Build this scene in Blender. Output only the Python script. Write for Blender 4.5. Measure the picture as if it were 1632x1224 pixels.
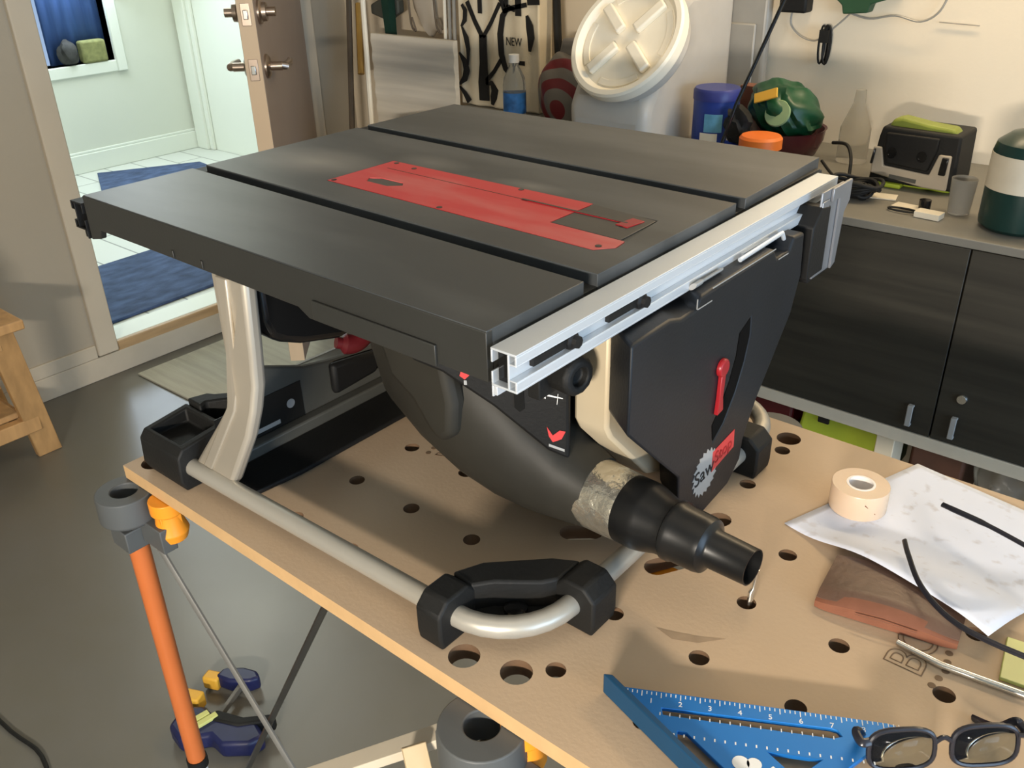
import bpy, bmesh, math, random
from mathutils import Vector, Matrix
random.seed(7)
for o in list(bpy.data.objects): bpy.data.objects.remove(o, do_unlink=True)
S = bpy.context.scene
C = S.collection

# ---------------------------------------------------------------- camera
cam = bpy.data.cameras.new('camera'); co = bpy.data.objects.new('camera', cam); C.objects.link(co)
cam.sensor_fit = 'HORIZONTAL'; cam.sensor_width = 36.0
cam.lens = 1440.95/1632*36; cam.clip_start = .02
R_ = Vector((0.7685254, 0.63942202, -0.02254321)); U_ = Vector((-0.28722901, 0.37627763, 0.88086017)); F_ = Vector((-0.57172389, 0.67048835, -0.47283947))
m = Matrix.Identity(4)
for i in range(3): m[i][0] = R_[i]; m[i][1] = U_[i]; m[i][2] = -F_[i]
m[0][3], m[1][3], m[2][3] = 0.75719, -0.49007, 1.39312
co.matrix_world = m
S.camera = co
# ---------------------------------------------------------------- world, daylight, exposure
S.view_settings.view_transform = 'Standard'; S.view_settings.look = 'None'
S.view_settings.gamma = 1; S.view_settings.use_curve_mapping = False
S.view_settings.exposure = -0.12
w = bpy.data.worlds.new('sky'); S.world = w; w.use_nodes = True
w.node_tree.nodes['Background'].inputs[0].default_value = (.55, .72, 1.0, 1)
w.node_tree.nodes['Background'].inputs[1].default_value = .8

def area(name, loc, target, sx, sy, power, col, spread=math.pi):
    l = bpy.data.lights.new(name, 'AREA'); l.shape = 'RECTANGLE'; l.size = sx; l.size_y = sy
    l.energy = power; l.color = col; l.spread = spread
    o = bpy.data.objects.new(name, l); C.objects.link(o); o.location = loc
    o.rotation_euler = (Vector(target)-Vector(loc)).to_track_quat('-Z', 'Y').to_euler()
    return o
area('daylight_through_garage_door', (4.55, -.6, 1.25), (0, .2, 1.0), 3.0, 1.9, 140, (.52, .74, 1.0))
area('work_lamp_bulb', (.978, -1.60, 1.225), (.3, 0, .8), .40, .06, 56, (1, .90, .77))
area('hall_ceiling_light', (-3.2, 1.6, 2.45), (-3.2, 1.6, 0), 1.2, .8, 33, (.94, 1.0, .91))
area('hall_window_daylight', (-4.1, 1.9, 1.35), (-2.6, 1.3, .1), .5, .9, 14, (.72, .85, 1.0))

# ---------------------------------------------------------------- materials
def mat(name, col, rough=.6, metal=0, noise=0, nscale=20, bump=0, bscale=60, trans=0, ior=1.45, emit=None, spec=None, stretch=None, col2=None, coat=0, alpha=1, sss=0):
    M = bpy.data.materials.new(name); M.use_nodes = True; nt = M.node_tree; b = nt.nodes['Principled BSDF']
    b.inputs['Base Color'].default_value = (*col, 1); b.inputs['Roughness'].default_value = rough
    b.inputs['Metallic'].default_value = metal; b.inputs['IOR'].default_value = ior
    b.inputs['Transmission Weight'].default_value = trans; b.inputs['Coat Weight'].default_value = coat
    b.inputs['Alpha'].default_value = alpha
    if sss: b.inputs['Subsurface Weight'].default_value = sss; b.inputs['Subsurface Radius'].default_value = (.01, .008, .006)
    if spec is not None: b.inputs['Specular IOR Level'].default_value = spec
    if emit: b.inputs['Emission Color'].default_value = (*emit[:3], 1); b.inputs['Emission Strength'].default_value = emit[3]
    tc = nt.nodes.new('ShaderNodeTexCoord'); mp = nt.nodes.new('ShaderNodeMapping')
    nt.links.new(tc.outputs['Object'], mp.inputs['Vector'])
    if stretch: mp.inputs['Scale'].default_value = stretch
    if noise or col2:
        n = nt.nodes.new('ShaderNodeTexNoise'); n.inputs['Scale'].default_value = nscale; n.inputs['Detail'].default_value = 6
        nt.links.new(mp.outputs[0], n.inputs['Vector'])
        r = nt.nodes.new('ShaderNodeValToRGB'); r.color_ramp.elements[0].position = .3; r.color_ramp.elements[1].position = .7
        c2 = col2 or tuple(min(1, c*(1+noise)) for c in col)
        r.color_ramp.elements[0].color = (*(tuple(c*(1-noise) for c in col) if not col2 else col), 1)
        r.color_ramp.elements[1].color = (*c2, 1)
        nt.links.new(n.outputs['Fac'], r.inputs[0]); nt.links.new(r.outputs[0], b.inputs['Base Color'])
    if bump:
        n2 = nt.nodes.new('ShaderNodeTexNoise'); n2.inputs['Scale'].default_value = bscale; n2.inputs['Detail'].default_value = 4
        nt.links.new(mp.outputs[0], n2.inputs['Vector'])
        bp = nt.nodes.new('ShaderNodeBump'); bp.inputs['Strength'].default_value = bump; bp.inputs['Distance'].default_value = .002
        nt.links.new(n2.outputs['Fac'], bp.inputs['Height']); nt.links.new(bp.outputs[0], b.inputs['Normal'])
    return M
M = {}
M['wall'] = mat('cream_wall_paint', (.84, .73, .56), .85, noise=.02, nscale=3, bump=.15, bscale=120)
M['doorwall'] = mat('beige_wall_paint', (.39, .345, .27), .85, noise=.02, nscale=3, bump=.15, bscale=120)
M['casing'] = mat('beige_trim_paint', (.56, .49, .38), .6, noise=.03, nscale=5)
M['stem'] = mat('painted_concrete_curb', (.52, .46, .36), .9, noise=.06, nscale=8, bump=.4, bscale=40)
M['ceiling'] = mat('ceiling_paint', (.7, .68, .62), .9, noise=.02)
M['hallwall'] = mat('pale_green_hall_paint', (.70, .73, .64), .8, noise=.01, nscale=3)
M['hallwhite'] = mat('white_hall_trim', (.80, .84, .76), .5, noise=.01, nscale=3)
M['halltile'] = None
M['doorface'] = mat('shaded_taupe_door', (.30, .235, .19), .5, noise=.04, nscale=6)  # taupe carries the shade on the turned-away door face
M['dooredge'] = mat('door_edge_wood', (.62, .46, .30), .5, noise=.05, nscale=8, stretch=(1, 1, .1))
M['nickel'] = mat('satin_nickel', (.42, .34, .28), .3, 1, noise=.05)
M['threshold'] = mat('wood_threshold', (.46, .30, .15), .5, noise=.15, nscale=6, stretch=(8, 1, 8))
M['rug'] = mat('blue_rug_pile', (.055, .085, .17), .95, noise=.35, nscale=25, bump=1, bscale=220, stretch=(1, .5, 1))
M['mat'] = mat('grey_ribbed_mat', (.36, .34, .27), .9, noise=.12, nscale=14, bump=.6, bscale=150, stretch=(.2, 3, 1))
M['stool'] = mat('stool_pine', (.50, .29, .12), .45, noise=.18, nscale=9, stretch=(4, 4, .6))
M['benchtop'] = mat('mdf_bench_top', (.50, .365, .24), .62, noise=.035, nscale=7, bump=.1, bscale=200)
M['benchedge'] = M['benchtop']
M['table'] = mat('dark_cast_table', (.028, .028, .025), .45, metal=.1, noise=.12, nscale=5, bump=.05, bscale=300)
M['insert'] = mat('red_throat_plate', (.52, .032, .036), .5, noise=.1, nscale=14)
M['insertdark'] = mat('worn_grey_plate', (.07, .066, .06), .5, metal=.3, noise=.1)
M['alu'] = mat('anodised_aluminium', (.62, .66, .70), .42, .4, noise=.04, nscale=6, bump=.05, bscale=300)
M['tube'] = mat('painted_steel_tube', (.43, .405, .35), .36, .4, noise=.04, nscale=10)
M['leg'] = mat('cast_leg_paint', (.50, .45, .37), .42, .55, noise=.04, nscale=8)
M['black'] = mat('black_plastic', (.009, .009, .009), .55, spec=.3, noise=.15, nscale=15, bump=.15, bscale=250)
M['rubber'] = mat('black_rubber', (.009, .009, .0085), .62, spec=.35, noise=.2, nscale=10, bump=.2, bscale=200)
M['cover'] = mat('charcoal_cover_plastic', (.0085, .0105, .014), .45, spec=.4, noise=.2, nscale=9, bump=.1, bscale=280)
M['gloss'] = mat('glossy_black', (.008, .008, .008), .15)
M['shroud'] = mat('dusty_dark_shroud', (.024, .022, .017), .55, spec=.35, noise=.25, nscale=7)
M['beigeplate'] = mat('beige_sheet_metal', (.60, .51, .36), .55, .25, noise=.03)
M['plategrey'] = mat('grey_rear_panel', (.075, .075, .066), .5, .1, noise=.08)
M['labelblack'] = mat('black_label', (.012, .012, .011), .4, noise=.1)
M['white'] = mat('white_print', (.8, .8, .78), .5, noise=.02)
M['palegrey'] = mat('pale_grey_print', (.33, .33, .32), .5, noise=.05)
M['red'] = mat('red_plastic', (.32, .012, .018), .35, noise=.05)
M['redprint'] = mat('red_print', (.55, .045, .045), .5, noise=.05)
M['foil'] = mat('silver_duct_tape', (.66, .62, .52), .26, .85, noise=.06, nscale=12, bump=2.5, bscale=45)
M['hose'] = mat('black_hose_plastic', (.009, .009, .009), .32, spec=.4, noise=.3, nscale=20)
M['steel'] = mat('polished_steel', (.7, .7, .68), .2, 1, noise=.02)
M['dark_steel'] = mat('dark_steel_rod', (.09, .09, .085), .4, .8, noise=.1)
M['grey_rod'] = mat('galvanised_rod', (.14, .135, .12), .5, .1, noise=.1)
M['orange'] = mat('orange_tube_paint', (.56, .15, .04), .35, noise=.03)
M['orangep'] = mat('orange_clip_plastic', (.85, .30, .02), .4, noise=.05)
M['hub'] = mat('grey_hub_plastic', (.085, .09, .09), .5, noise=.05, bump=.1)
M['brand'] = mat('burned_print', (.20, .125, .07), .7, noise=.2, nscale=60)
M['blue'] = mat('blue_anodised_square', (.010, .16, .50), .42, .35, noise=.05)
M['deepblue'] = mat('blue_square_fence', (.005, .055, .13), .5, .1, noise=.05)
M['paper'] = mat('white_paper', (.80, .80, .86), .8, noise=.03, nscale=30)
M['tape'] = mat('clear_tape_roll', (.86, .66, .48), .25, noise=.04, trans=.25, sss=.3)
M['tapecore'] = mat('white_tape_core', (.85, .80, .76), .4, noise=.02)
M['wallet'] = mat('brown_leather', (.13, .075, .052), .45, noise=.15, nscale=25, bump=.4, bscale=120)
M['walletedge'] = mat('tan_leather_edge', (.22, .085, .048), .45, noise=.15, nscale=25, bump=.3)
M['specs'] = mat('dark_spectacle_frame', (.018, .018, .024), .25, noise=.1)
M['lens'] = mat('spectacle_lens', (.75, .8, .78), .03, trans=1, ior=1.2)
M['lime'] = mat('lime_plastic', (.30, .38, .03), .5, noise=.08)
M['limeclear'] = mat('translucent_lime_sheet', (.62, .66, .22), .3, noise=.05, trans=.3)
M['cabinet'] = mat('dark_grain_cabinet', (.028, .025, .018), .5, noise=.3, nscale=7, stretch=(.35, 1, 7))
M['cabtrim'] = mat('greige_cabinet_top', (.155, .147, .125), .5, noise=.04)
M['corr2'] = mat('greige_bottom_rail', (.62, .55, .43), .5, noise=.04)
M['white_plastic'] = mat('white_plastic', (.90, .83, .68), .4, noise=.02)
M['bucket'] = mat('translucent_white_plastic', (.50, .47, .42), .4, noise=.03, sss=.2)
M['bin'] = mat('grey_translucent_bin', (.33, .31, .27), .35, noise=.05)
M['bluetub'] = mat('blue_tub_plastic', (.02, .05, .28), .35, noise=.05)
M['cyan'] = mat('light_blue_label', (.15, .42, .62), .5, noise=.2, nscale=40)
M['clear'] = mat('clear_plastic', (.85, .88, .88), .08, trans=.92, ior=1.3)
M['cup'] = mat('frosted_plastic_cup', (.6, .6, .58), .25, trans=.8, ior=1.2)
M['corr'] = mat('grey_corrugated_board', (.72, .66, .55), .8, noise=.12, nscale=5, stretch=(.4, 1, 8))
M['cloth'] = mat('cream_canvas', (.78, .68, .50), .9, noise=.03, bump=.4, bscale=300)
M['ink'] = mat('black_ink', (.012, .011, .010), .8, noise=.1)
M['greenbag'] = mat('dark_green_plastic', (.004, .055, .020), .35, noise=.3, nscale=14)
M['bowl'] = mat('dark_red_enamel', (.06, .008, .010), .25, noise=.1)
M['orangelid'] = mat('orange_lid', (.72, .16, .02), .45, noise=.03)
M['yellow'] = mat('yellow_plastic', (.75, .42, .05), .5, noise=.05)
M['paleyellow'] = mat('pale_yellow_label', (.62, .64, .22), .6, noise=.05)
M['navy'] = mat('navy_clamp_plastic', (.012, .016, .07), .4, noise=.2)
M['bronze'] = mat('dark_brown_box', (.055, .022, .012), .6, noise=.2)
M['propane'] = mat('dark_green_cylinder', (.006, .028, .024), .3, noise=.1)
M['labelcream'] = mat('cream_label', (.55, .50, .40), .6, noise=.06)
M['foggy'] = mat('cloudy_poly_bag', (.72, .70, .64), .22, trans=.85, ior=1.15, noise=.1, bump=1, bscale=14)
M['curtain'] = mat('blue_curtain', (.07, .15, .42), .8, noise=.25, nscale=4, stretch=(1, 6, .3))
M['rockdark'] = mat('dark_stone', (.04, .04, .038), .8, noise=.4, nscale=25, bump=1)
M['rockgreen'] = mat('mossy_yellow_block', (.24, .25, .10), .9, noise=.25, nscale=35, bump=.6)
M['greybag'] = mat('grey_poly_bag', (.20, .18, .155), .35, noise=.15, bump=1, bscale=22)
M['redring'] = mat('red_bag_print', (.22, .022, .025), .35, noise=.1, bump=.6, bscale=22)
M['glow'] = mat('lit_lamp_diffuser', (1, .9, .7), .5, emit=(1, .70, .38, 9))
M['pinewood'] = mat('pale_pine', (.66, .52, .32), .6, noise=.1, nscale=8)

# concrete floor with broad mottling and a control joint
def floor_mat():
    X = mat('concrete_floor', (.20, .185, .15), .38); nt = X.node_tree; b = nt.nodes['Principled BSDF']
    tc = nt.nodes.new('ShaderNodeTexCoord')
    n = nt.nodes.new('ShaderNodeTexNoise'); n.inputs['Scale'].default_value = 1.8; n.inputs['Detail'].default_value = 8
    n2 = nt.nodes.new('ShaderNodeTexNoise'); n2.inputs['Scale'].default_value = 14; n2.inputs['Detail'].default_value = 6
    nt.links.new(tc.outputs['Object'], n.inputs['Vector']); nt.links.new(tc.outputs['Object'], n2.inputs['Vector'])
    mx = nt.nodes.new('ShaderNodeMath'); mx.operation = 'ADD'; sc = nt.nodes.new('ShaderNodeMath'); sc.operation = 'MULTIPLY'; sc.inputs[1].default_value = .45
    nt.links.new(n2.outputs['Fac'], sc.inputs[0]); nt.links.new(n.outputs['Fac'], mx.inputs[0]); nt.links.new(sc.outputs[0], mx.inputs[1])
    r = nt.nodes.new('ShaderNodeValToRGB'); r.color_ramp.elements[0].position = .5; r.color_ramp.elements[1].position = .95
    r.color_ramp.elements[0].color = (.145, .138, .112, 1); r.color_ramp.elements[1].color = (.155, .15, .132, 1)
    nt.links.new(mx.outputs[0], r.inputs[0]); nt.links.new(r.outputs[0], b.inputs['Base Color'])
    rr = nt.nodes.new('ShaderNodeMapRange'); rr.inputs['To Min'].default_value = .2; rr.inputs['To Max'].default_value = .42
    nt.links.new(n.outputs['Fac'], rr.inputs['Value']); nt.links.new(rr.outputs[0], b.inputs['Roughness'])
    return X
M['floor'] = floor_mat()
def plank_mat():
    X = mat('pale_plank_tile', (.62, .64, .58), .35); nt = X.node_tree; b = nt.nodes['Principled BSDF']
    tc = nt.nodes.new('ShaderNodeTexCoord'); br = nt.nodes.new('ShaderNodeTexBrick'); mp = nt.nodes.new('ShaderNodeMapping')
    br.inputs['Color1'].default_value = (.60, .63, .58, 1); br.inputs['Color2'].default_value = (.66, .68, .63, 1); br.inputs['Mortar'].default_value = (.25, .26, .24, 1)
    br.inputs['Scale'].default_value = 1; br.inputs['Mortar Size'].default_value = .004; br.inputs['Brick Width'].default_value = .9; br.inputs['Row Height'].default_value = .16
    nt.links.new(tc.outputs['Object'], mp.inputs[0]); nt.links.new(mp.outputs[0], br.inputs['Vector']); nt.links.new(br.outputs['Color'], b.inputs['Base Color'])
    return X
M['halltile'] = plank_mat()
# dusty table: pale dust clouds around the insert, procedural
def table_top_mat():
    X = mat('dusty_table_top', (.068, .066, .063), .42, metal=.05); nt = X.node_tree; b = nt.nodes['Principled BSDF']; L = nt.links.new
    tc = nt.nodes.new('ShaderNodeTexCoord'); n = nt.nodes.new('ShaderNodeTexNoise'); n.inputs['Scale'].default_value = 6; n.inputs['Detail'].default_value = 8
    mp = nt.nodes.new('ShaderNodeMapping'); mp.inputs['Scale'].default_value = (.45, 1.4, 1)
    L(tc.outputs['Object'], mp.inputs[0]); L(mp.outputs[0], n.inputs['Vector'])
    r = nt.nodes.new('ShaderNodeValToRGB'); r.color_ramp.elements[0].position = .45; r.color_ramp.elements[1].position = .85
    r.color_ramp.elements[0].color = (.046, .050, .052, 1); r.color_ramp.elements[1].color = (.12, .125, .126, 1)
    L(n.outputs['Fac'], r.inputs[0]); prev = r.outputs[0]
    for (cx, cy, rx, ry, amt) in ((-.20, .25, .11, .07, .75), (-.07, .335, .07, .03, .6), (.10, .325, .06, .02, .5), (.0, .19, .16, .03, .25)):
        m2 = nt.nodes.new('ShaderNodeMapping'); m2.vector_type = 'POINT'; m2.inputs['Location'].default_value = (-cx/rx, -cy/ry, -ZT_/.3); m2.inputs['Scale'].default_value = (1/rx, 1/ry, 1/.3)
        g = nt.nodes.new('ShaderNodeTexGradient'); g.gradient_type = 'SPHERICAL'; L(tc.outputs['Object'], m2.inputs[0]); L(m2.outputs[0], g.inputs[0])
        ml = nt.nodes.new('ShaderNodeMath'); ml.operation = 'MULTIPLY'; L(g.outputs['Fac'], ml.inputs[0]); L(n.outputs['Fac'], ml.inputs[1])
        m3 = nt.nodes.new('ShaderNodeMath'); m3.operation = 'MULTIPLY'; L(ml.outputs[0], m3.inputs[0]); m3.inputs[1].default_value = amt*1.6; m3.use_clamp = True
        mx = nt.nodes.new('ShaderNodeMix'); mx.data_type = 'RGBA'; L(m3.outputs[0], mx.inputs[0]); L(prev, mx.inputs[6]); mx.inputs[7].default_value = (.26, .25, .23, 1); prev = mx.outputs[2]
    L(prev, b.inputs['Base Color'])
    return X
ZT_ = 1.095
M['tabletop'] = table_top_mat()
def insert_mat():
    X = mat('dusty_red_plate', (.5, .03, .03), .5); nt = X.node_tree; b = nt.nodes['Principled BSDF']
    tc = nt.nodes.new('ShaderNodeTexCoord'); n = nt.nodes.new('ShaderNodeTexNoise'); n.inputs['Scale'].default_value = 9; n.inputs['Detail'].default_value = 6
    mp = nt.nodes.new('ShaderNodeMapping'); mp.inputs['Scale'].default_value = (.5, 1.6, 1)
    nt.links.new(tc.outputs['Object'], mp.inputs[0]); nt.links.new(mp.outputs[0], n.inputs['Vector'])
    r = nt.nodes.new('ShaderNodeValToRGB'); r.color_ramp.elements[0].position = .48; r.color_ramp.elements[1].position = .8
    r.color_ramp.elements[0].color = (.52, .040, .042, 1); r.color_ramp.elements[1].color = (.55, .20, .18, 1)
    nt.links.new(n.outputs['Fac'], r.inputs[0]); nt.links.new(r.outputs[0], b.inputs['Base Color'])
    return X
M['insert'] = insert_mat()

# ---------------------------------------------------------------- mesh helpers
def new(): return bmesh.new()
def box(bm, x0, x1, y0, y1, z0, z1, rot=None, piv=None):
    v = [bm.verts.new((x, y, z)) for z in (z0, z1) for x, y in ((x0, y0), (x1, y0), (x1, y1), (x0, y1))]
    for f in ((3, 2, 1, 0), (4, 5, 6, 7), (0, 1, 5, 4), (1, 2, 6, 5), (2, 3, 7, 6), (3, 0, 4, 7)): bm.faces.new([v[i] for i in f])
    if rot is not None: bmesh.ops.rotate(bm, verts=v, cent=Vector(piv or ((x0+x1)/2, (y0+y1)/2, (z0+z1)/2)), matrix=rot)
    return v
def Rz(d): return Matrix.Rotation(math.radians(d), 3, 'Z')
def Rx(d): return Matrix.Rotation(math.radians(d), 3, 'X')
def Ry(d): return Matrix.Rotation(math.radians(d), 3, 'Y')
def prism(bm, pts, axis, a, b):
    """polygon pts (2D) extruded from a to b along axis: 'x' pts=(y,z), 'y' pts=(x,z), 'z' pts=(x,y)"""
    def P(p, t):
        return {'x': (t, p[0], p[1]), 'y': (p[0], t, p[1]), 'z': (p[0], p[1], t)}[axis]
    A = [bm.verts.new(P(p, a)) for p in pts]; B = [bm.verts.new(P(p, b)) for p in pts]
    bm.faces.new(A); bm.faces.new(B[::-1]); n = len(pts)
    for i in range(n): bm.faces.new([A[(i+1) % n], A[i], B[i], B[(i+1) % n]])
    return A+B
def tube(bm, pts, r, n=14, cap=True, flat=1.0):
    pts = [Vector(p) for p in pts]; rings = []; rr = r if isinstance(r, (list, tuple)) else [r]*len(pts)
    ref = None
    for i, p in enumerate(pts):
        d = (pts[min(i+1, len(pts)-1)]-pts[max(i-1, 0)]).normalized()
        if ref is None: ref = d.orthogonal().normalized()
        a = (ref-d*ref.dot(d)).normalized(); b = d.cross(a); ref = a
        rings.append([bm.verts.new(p+(a*math.cos(t)+b*math.sin(t)*flat)*rr[i]) for t in [2*math.pi*k/n for k in range(n)]])
    for i in range(len(rings)-1):
        for k in range(n): bm.faces.new([rings[i][k], rings[i][(k+1) % n], rings[i+1][(k+1) % n], rings[i+1][k]])
    if cap: bm.faces.new(rings[0][::-1]); bm.faces.new(rings[-1])
    return rings
def lathe(bm, prof, loc, axis=(0, 0, 1), n=32, closed=False):
    """prof: (radius, height) pairs along axis from loc"""
    ax = Vector(axis).normalized(); a = ax.orthogonal().normalized(); b = ax.cross(a); L = Vector(loc); rings = []
    for r, h in prof:
        if r < 1e-6: rings.append([bm.verts.new(L+ax*h)])
        else: rings.append([bm.verts.new(L+ax*h+(a*math.cos(2*math.pi*k/n)+b*math.sin(2*math.pi*k/n))*r) for k in range(n)])
    seq = list(zip(rings, rings[1:]))
    if closed: seq.append((rings[-1], rings[0]))
    for p, q in seq:
        if len(p) == 1 and len(q) == 1: continue
        for k in range(n):
            k2 = (k+1) % n
            if len(p) == 1: bm.faces.new([p[0], q[k2], q[k]])
            elif len(q) == 1: bm.faces.new([p[k], p[k2], q[0]])
            else: bm.faces.new([p[k], p[k2], q[k2], q[k]])
def smoothpath(pts, n=6):
    P = [Vector(p) for p in pts]; out = []
    for i in range(len(P)-1):
        p0 = P[max(i-1, 0)]; p1 = P[i]; p2 = P[i+1]; p3 = P[min(i+2, len(P)-1)]
        for k in range(n):
            t = k/n; out.append(.5*((2*p1)+(-p0+p2)*t+(2*p0-5*p1+4*p2-p3)*t*t+(-p0+3*p1-3*p2+p3)*t**3))
    out.append(P[-1]); return out
def obj(name, bm, m, parent=None, bevel=0, smooth=35, label=None, seg=2, sub=0):
    bmesh.ops.recalc_face_normals(bm, faces=bm.faces)
    me = bpy.data.meshes.new(name); bm.to_mesh(me); bm.free(); me.materials.append(m)
    me.polygons.foreach_set('use_smooth', [True]*len(me.polygons)); me.set_sharp_from_angle(angle=math.radians(smooth))
    o = bpy.data.objects.new(name, me); C.objects.link(o)
    if sub:
        s = o.modifiers.new('s', 'SUBSURF'); s.levels = s.render_levels = sub
    if bevel:
        b = o.modifiers.new('b', 'BEVEL'); b.width = bevel; b.segments = seg; b.limit_method = 'ANGLE'; b.angle_limit = math.radians(30)
    if parent is not None: child(o, parent)
    if label: o['label'] = label
    return o
def wloc(p):
    v = Vector((0, 0, 0))
    while p is not None:
        v = v+p.location; p = p.parent
    return v
def child(o, parent):
    o.parent = parent
    if parent.type == 'EMPTY': o.matrix_parent_inverse = Matrix.Translation(-Vector(parent.location))
def tag(o, label, cat, group=None, kind=None):
    if label: o['label'] = label
    if cat: o['category'] = cat
    if group: o['group'] = group
    if kind: o['kind'] = kind
    return o
def thing(name, label, cat, loc, group=None):
    o = bpy.data.objects.new(name, None); C.objects.link(o); o.location = loc; o.empty_display_size = .05
    return tag(o, label, cat, group)
def struct(name, bm, m, parent=None, **k):
    o = obj(name, bm, m, parent, **k)
    if parent is None: o['kind'] = 'structure'
    return o
def cut(o, cutter_bm):
    """boolean-subtract cutter from o and bake the result into o's mesh"""
    bmesh.ops.recalc_face_normals(cutter_bm, faces=cutter_bm.faces)
    me = bpy.data.meshes.new('c'); cutter_bm.to_mesh(me); cutter_bm.free(); c = bpy.data.objects.new('c', me); C.objects.link(c)
    md = o.modifiers.new('cut', 'BOOLEAN'); md.object = c; md.solver = 'EXACT'
    while o.modifiers[0].name != 'cut': o.modifiers.move(len(o.modifiers)-1, 0)
    others = [x for x in o.modifiers if x.name != 'cut']; st = [x.show_viewport for x in others]
    for x in others: x.show_viewport = False
    dg = bpy.context.evaluated_depsgraph_get(); dg.update(); nm = bpy.data.meshes.new_from_object(o.evaluated_get(dg)); o.modifiers.remove(md)
    for x, s in zip(others, st): x.show_viewport = s
    bpy.data.objects.remove(c, do_unlink=True); o.data = nm
    nm.polygons.foreach_set('use_smooth', [True]*len(nm.polygons)); nm.set_sharp_from_angle(angle=math.radians(35))
def cyl_cutter(bm, x, y, z0, z1, r, n=20): lathe(bm, [(0, z0), (r, z0), (r, z1), (0, z1)], (x, y, 0), n=n)
def text(name, s, size, mtx, m, parent=None, ext=.0004, sx=1, label=None):
    cu = bpy.data.curves.new('t', 'FONT'); cu.body = s; cu.size = size; cu.extrude = ext; cu.align_x = 'CENTER'; cu.align_y = 'CENTER'
    t = bpy.data.objects.new('t', cu); C.objects.link(t); dg = bpy.context.evaluated_depsgraph_get(); dg.update()
    me = bpy.data.meshes.new_from_object(t.evaluated_get(dg)); bpy.data.objects.remove(t, do_unlink=True)
    me.transform(mtx @ Matrix.Diagonal((sx, 1, 1, 1))); me.materials.clear(); me.materials.append(m)
    o = bpy.data.objects.new(name, me); C.objects.link(o)
    if parent is not None: child(o, parent)
    if label: o['label'] = label
    return o
def frame(loc, right, up):
    r = Vector(right).normalized(); u = Vector(up); u = (u-r*u.dot(r)).normalized(); n = r.cross(u)
    X = Matrix.Identity(4)
    for i in range(3): X[i][0] = r[i]; X[i][1] = u[i]; X[i][2] = n[i]; X[i][3] = loc[i]
    return X
def ribbon(bm, pts, wd, y, th=.002):
    """flat stroke in an x-z plane at y, polyline pts (x,z), widths wd"""
    n = len(pts); L = []; Rr = []
    for i in range(n):
        a = Vector(pts[max(i-1, 0)]); b = Vector(pts[min(i+1, n-1)]); d = (b-a).normalized(); q = Vector((-d.y, d.x))
        ww = wd[i] if isinstance(wd, (list, tuple)) else wd
        L.append(Vector(pts[i])+q*ww/2); Rr.append(Vector(pts[i])-q*ww/2)
    A = [bm.verts.new((p.x, y, p.y)) for p in L+Rr[::-1]]; B = [bm.verts.new((p.x, y-th, p.y)) for p in L+Rr[::-1]]
    k = 2*n
    for i in range(n-1):
        bm.faces.new([A[i], A[i+1], A[k-2-i], A[k-1-i]]); bm.faces.new([B[k-1-i], B[k-2-i], B[i+1], B[i]])
    for i in range(k): bm.faces.new([A[i], B[i], B[(i+1) % k], A[(i+1) % k]])

# ================================================================ SETTING
XD = -2.05; YR = 1.9; ZB = .76
b = new(); box(b, XD-.15, 4.6, -3.3, YR+.15, -.1, 0); struct('floor', b, M['floor'])
b = new(); box(b, XD-.15, 4.6, -3.3, YR+.15, 2.7, 2.8); struct('ceiling', b, M['ceiling'])
b = new(); box(b, XD, 4.6, YR, YR+.12, 0, 2.7); struct('wall_right', b, M['wall'])
b = new(); box(b, XD-.12, 4.6, -3.42, -3.3, 0, 2.7); struct('wall_left', b, M['wall'])
# door wall with the doorway y .75 .. 1.66
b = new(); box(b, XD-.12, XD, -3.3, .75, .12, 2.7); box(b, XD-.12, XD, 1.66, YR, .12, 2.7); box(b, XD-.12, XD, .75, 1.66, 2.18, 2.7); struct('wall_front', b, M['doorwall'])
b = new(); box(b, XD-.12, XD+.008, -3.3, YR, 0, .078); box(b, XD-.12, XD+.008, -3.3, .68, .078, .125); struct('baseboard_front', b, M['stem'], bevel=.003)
b = new(); box(b, XD-.13, XD+.018, .68, .75, .085, 2.25); box(b, XD-.13, XD+.018, 1.66, 1.73, .085, 2.25); box(b, XD-.13, XD+.018, .68, 1.73, 2.18, 2.25); struct('trim_1', b, M['casing'], bevel=.004)
b = new(); box(b, XD-.02, XD+.03, 1.632, 1.657, .11, 2.18); struct('trim_2', b, M['hallwhite'], bevel=.003)
b = new(); box(b, XD-.015, XD+.006, .752, 1.658, .075, .110); struct('trim_3', b, M['threshold'], bevel=.004)
b = new(); box(b, XD-.13, XD-.015, .752, 1.658, .085, .109); struct('trim_5', b, M['hallwhite'], bevel=.003)
# garage door side: wall above and beside the open garage door at x = 4.6
b = new(); box(b, 4.6, 4.72, -3.3, -2.4, 0, 2.7); box(b, 4.6, 4.72, 1.1, YR, 0, 2.7); box(b, 4.6, 4.72, -2.4, 1.1, 2.3, 2.7); struct('wall_back', b, M['wall'])
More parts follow.
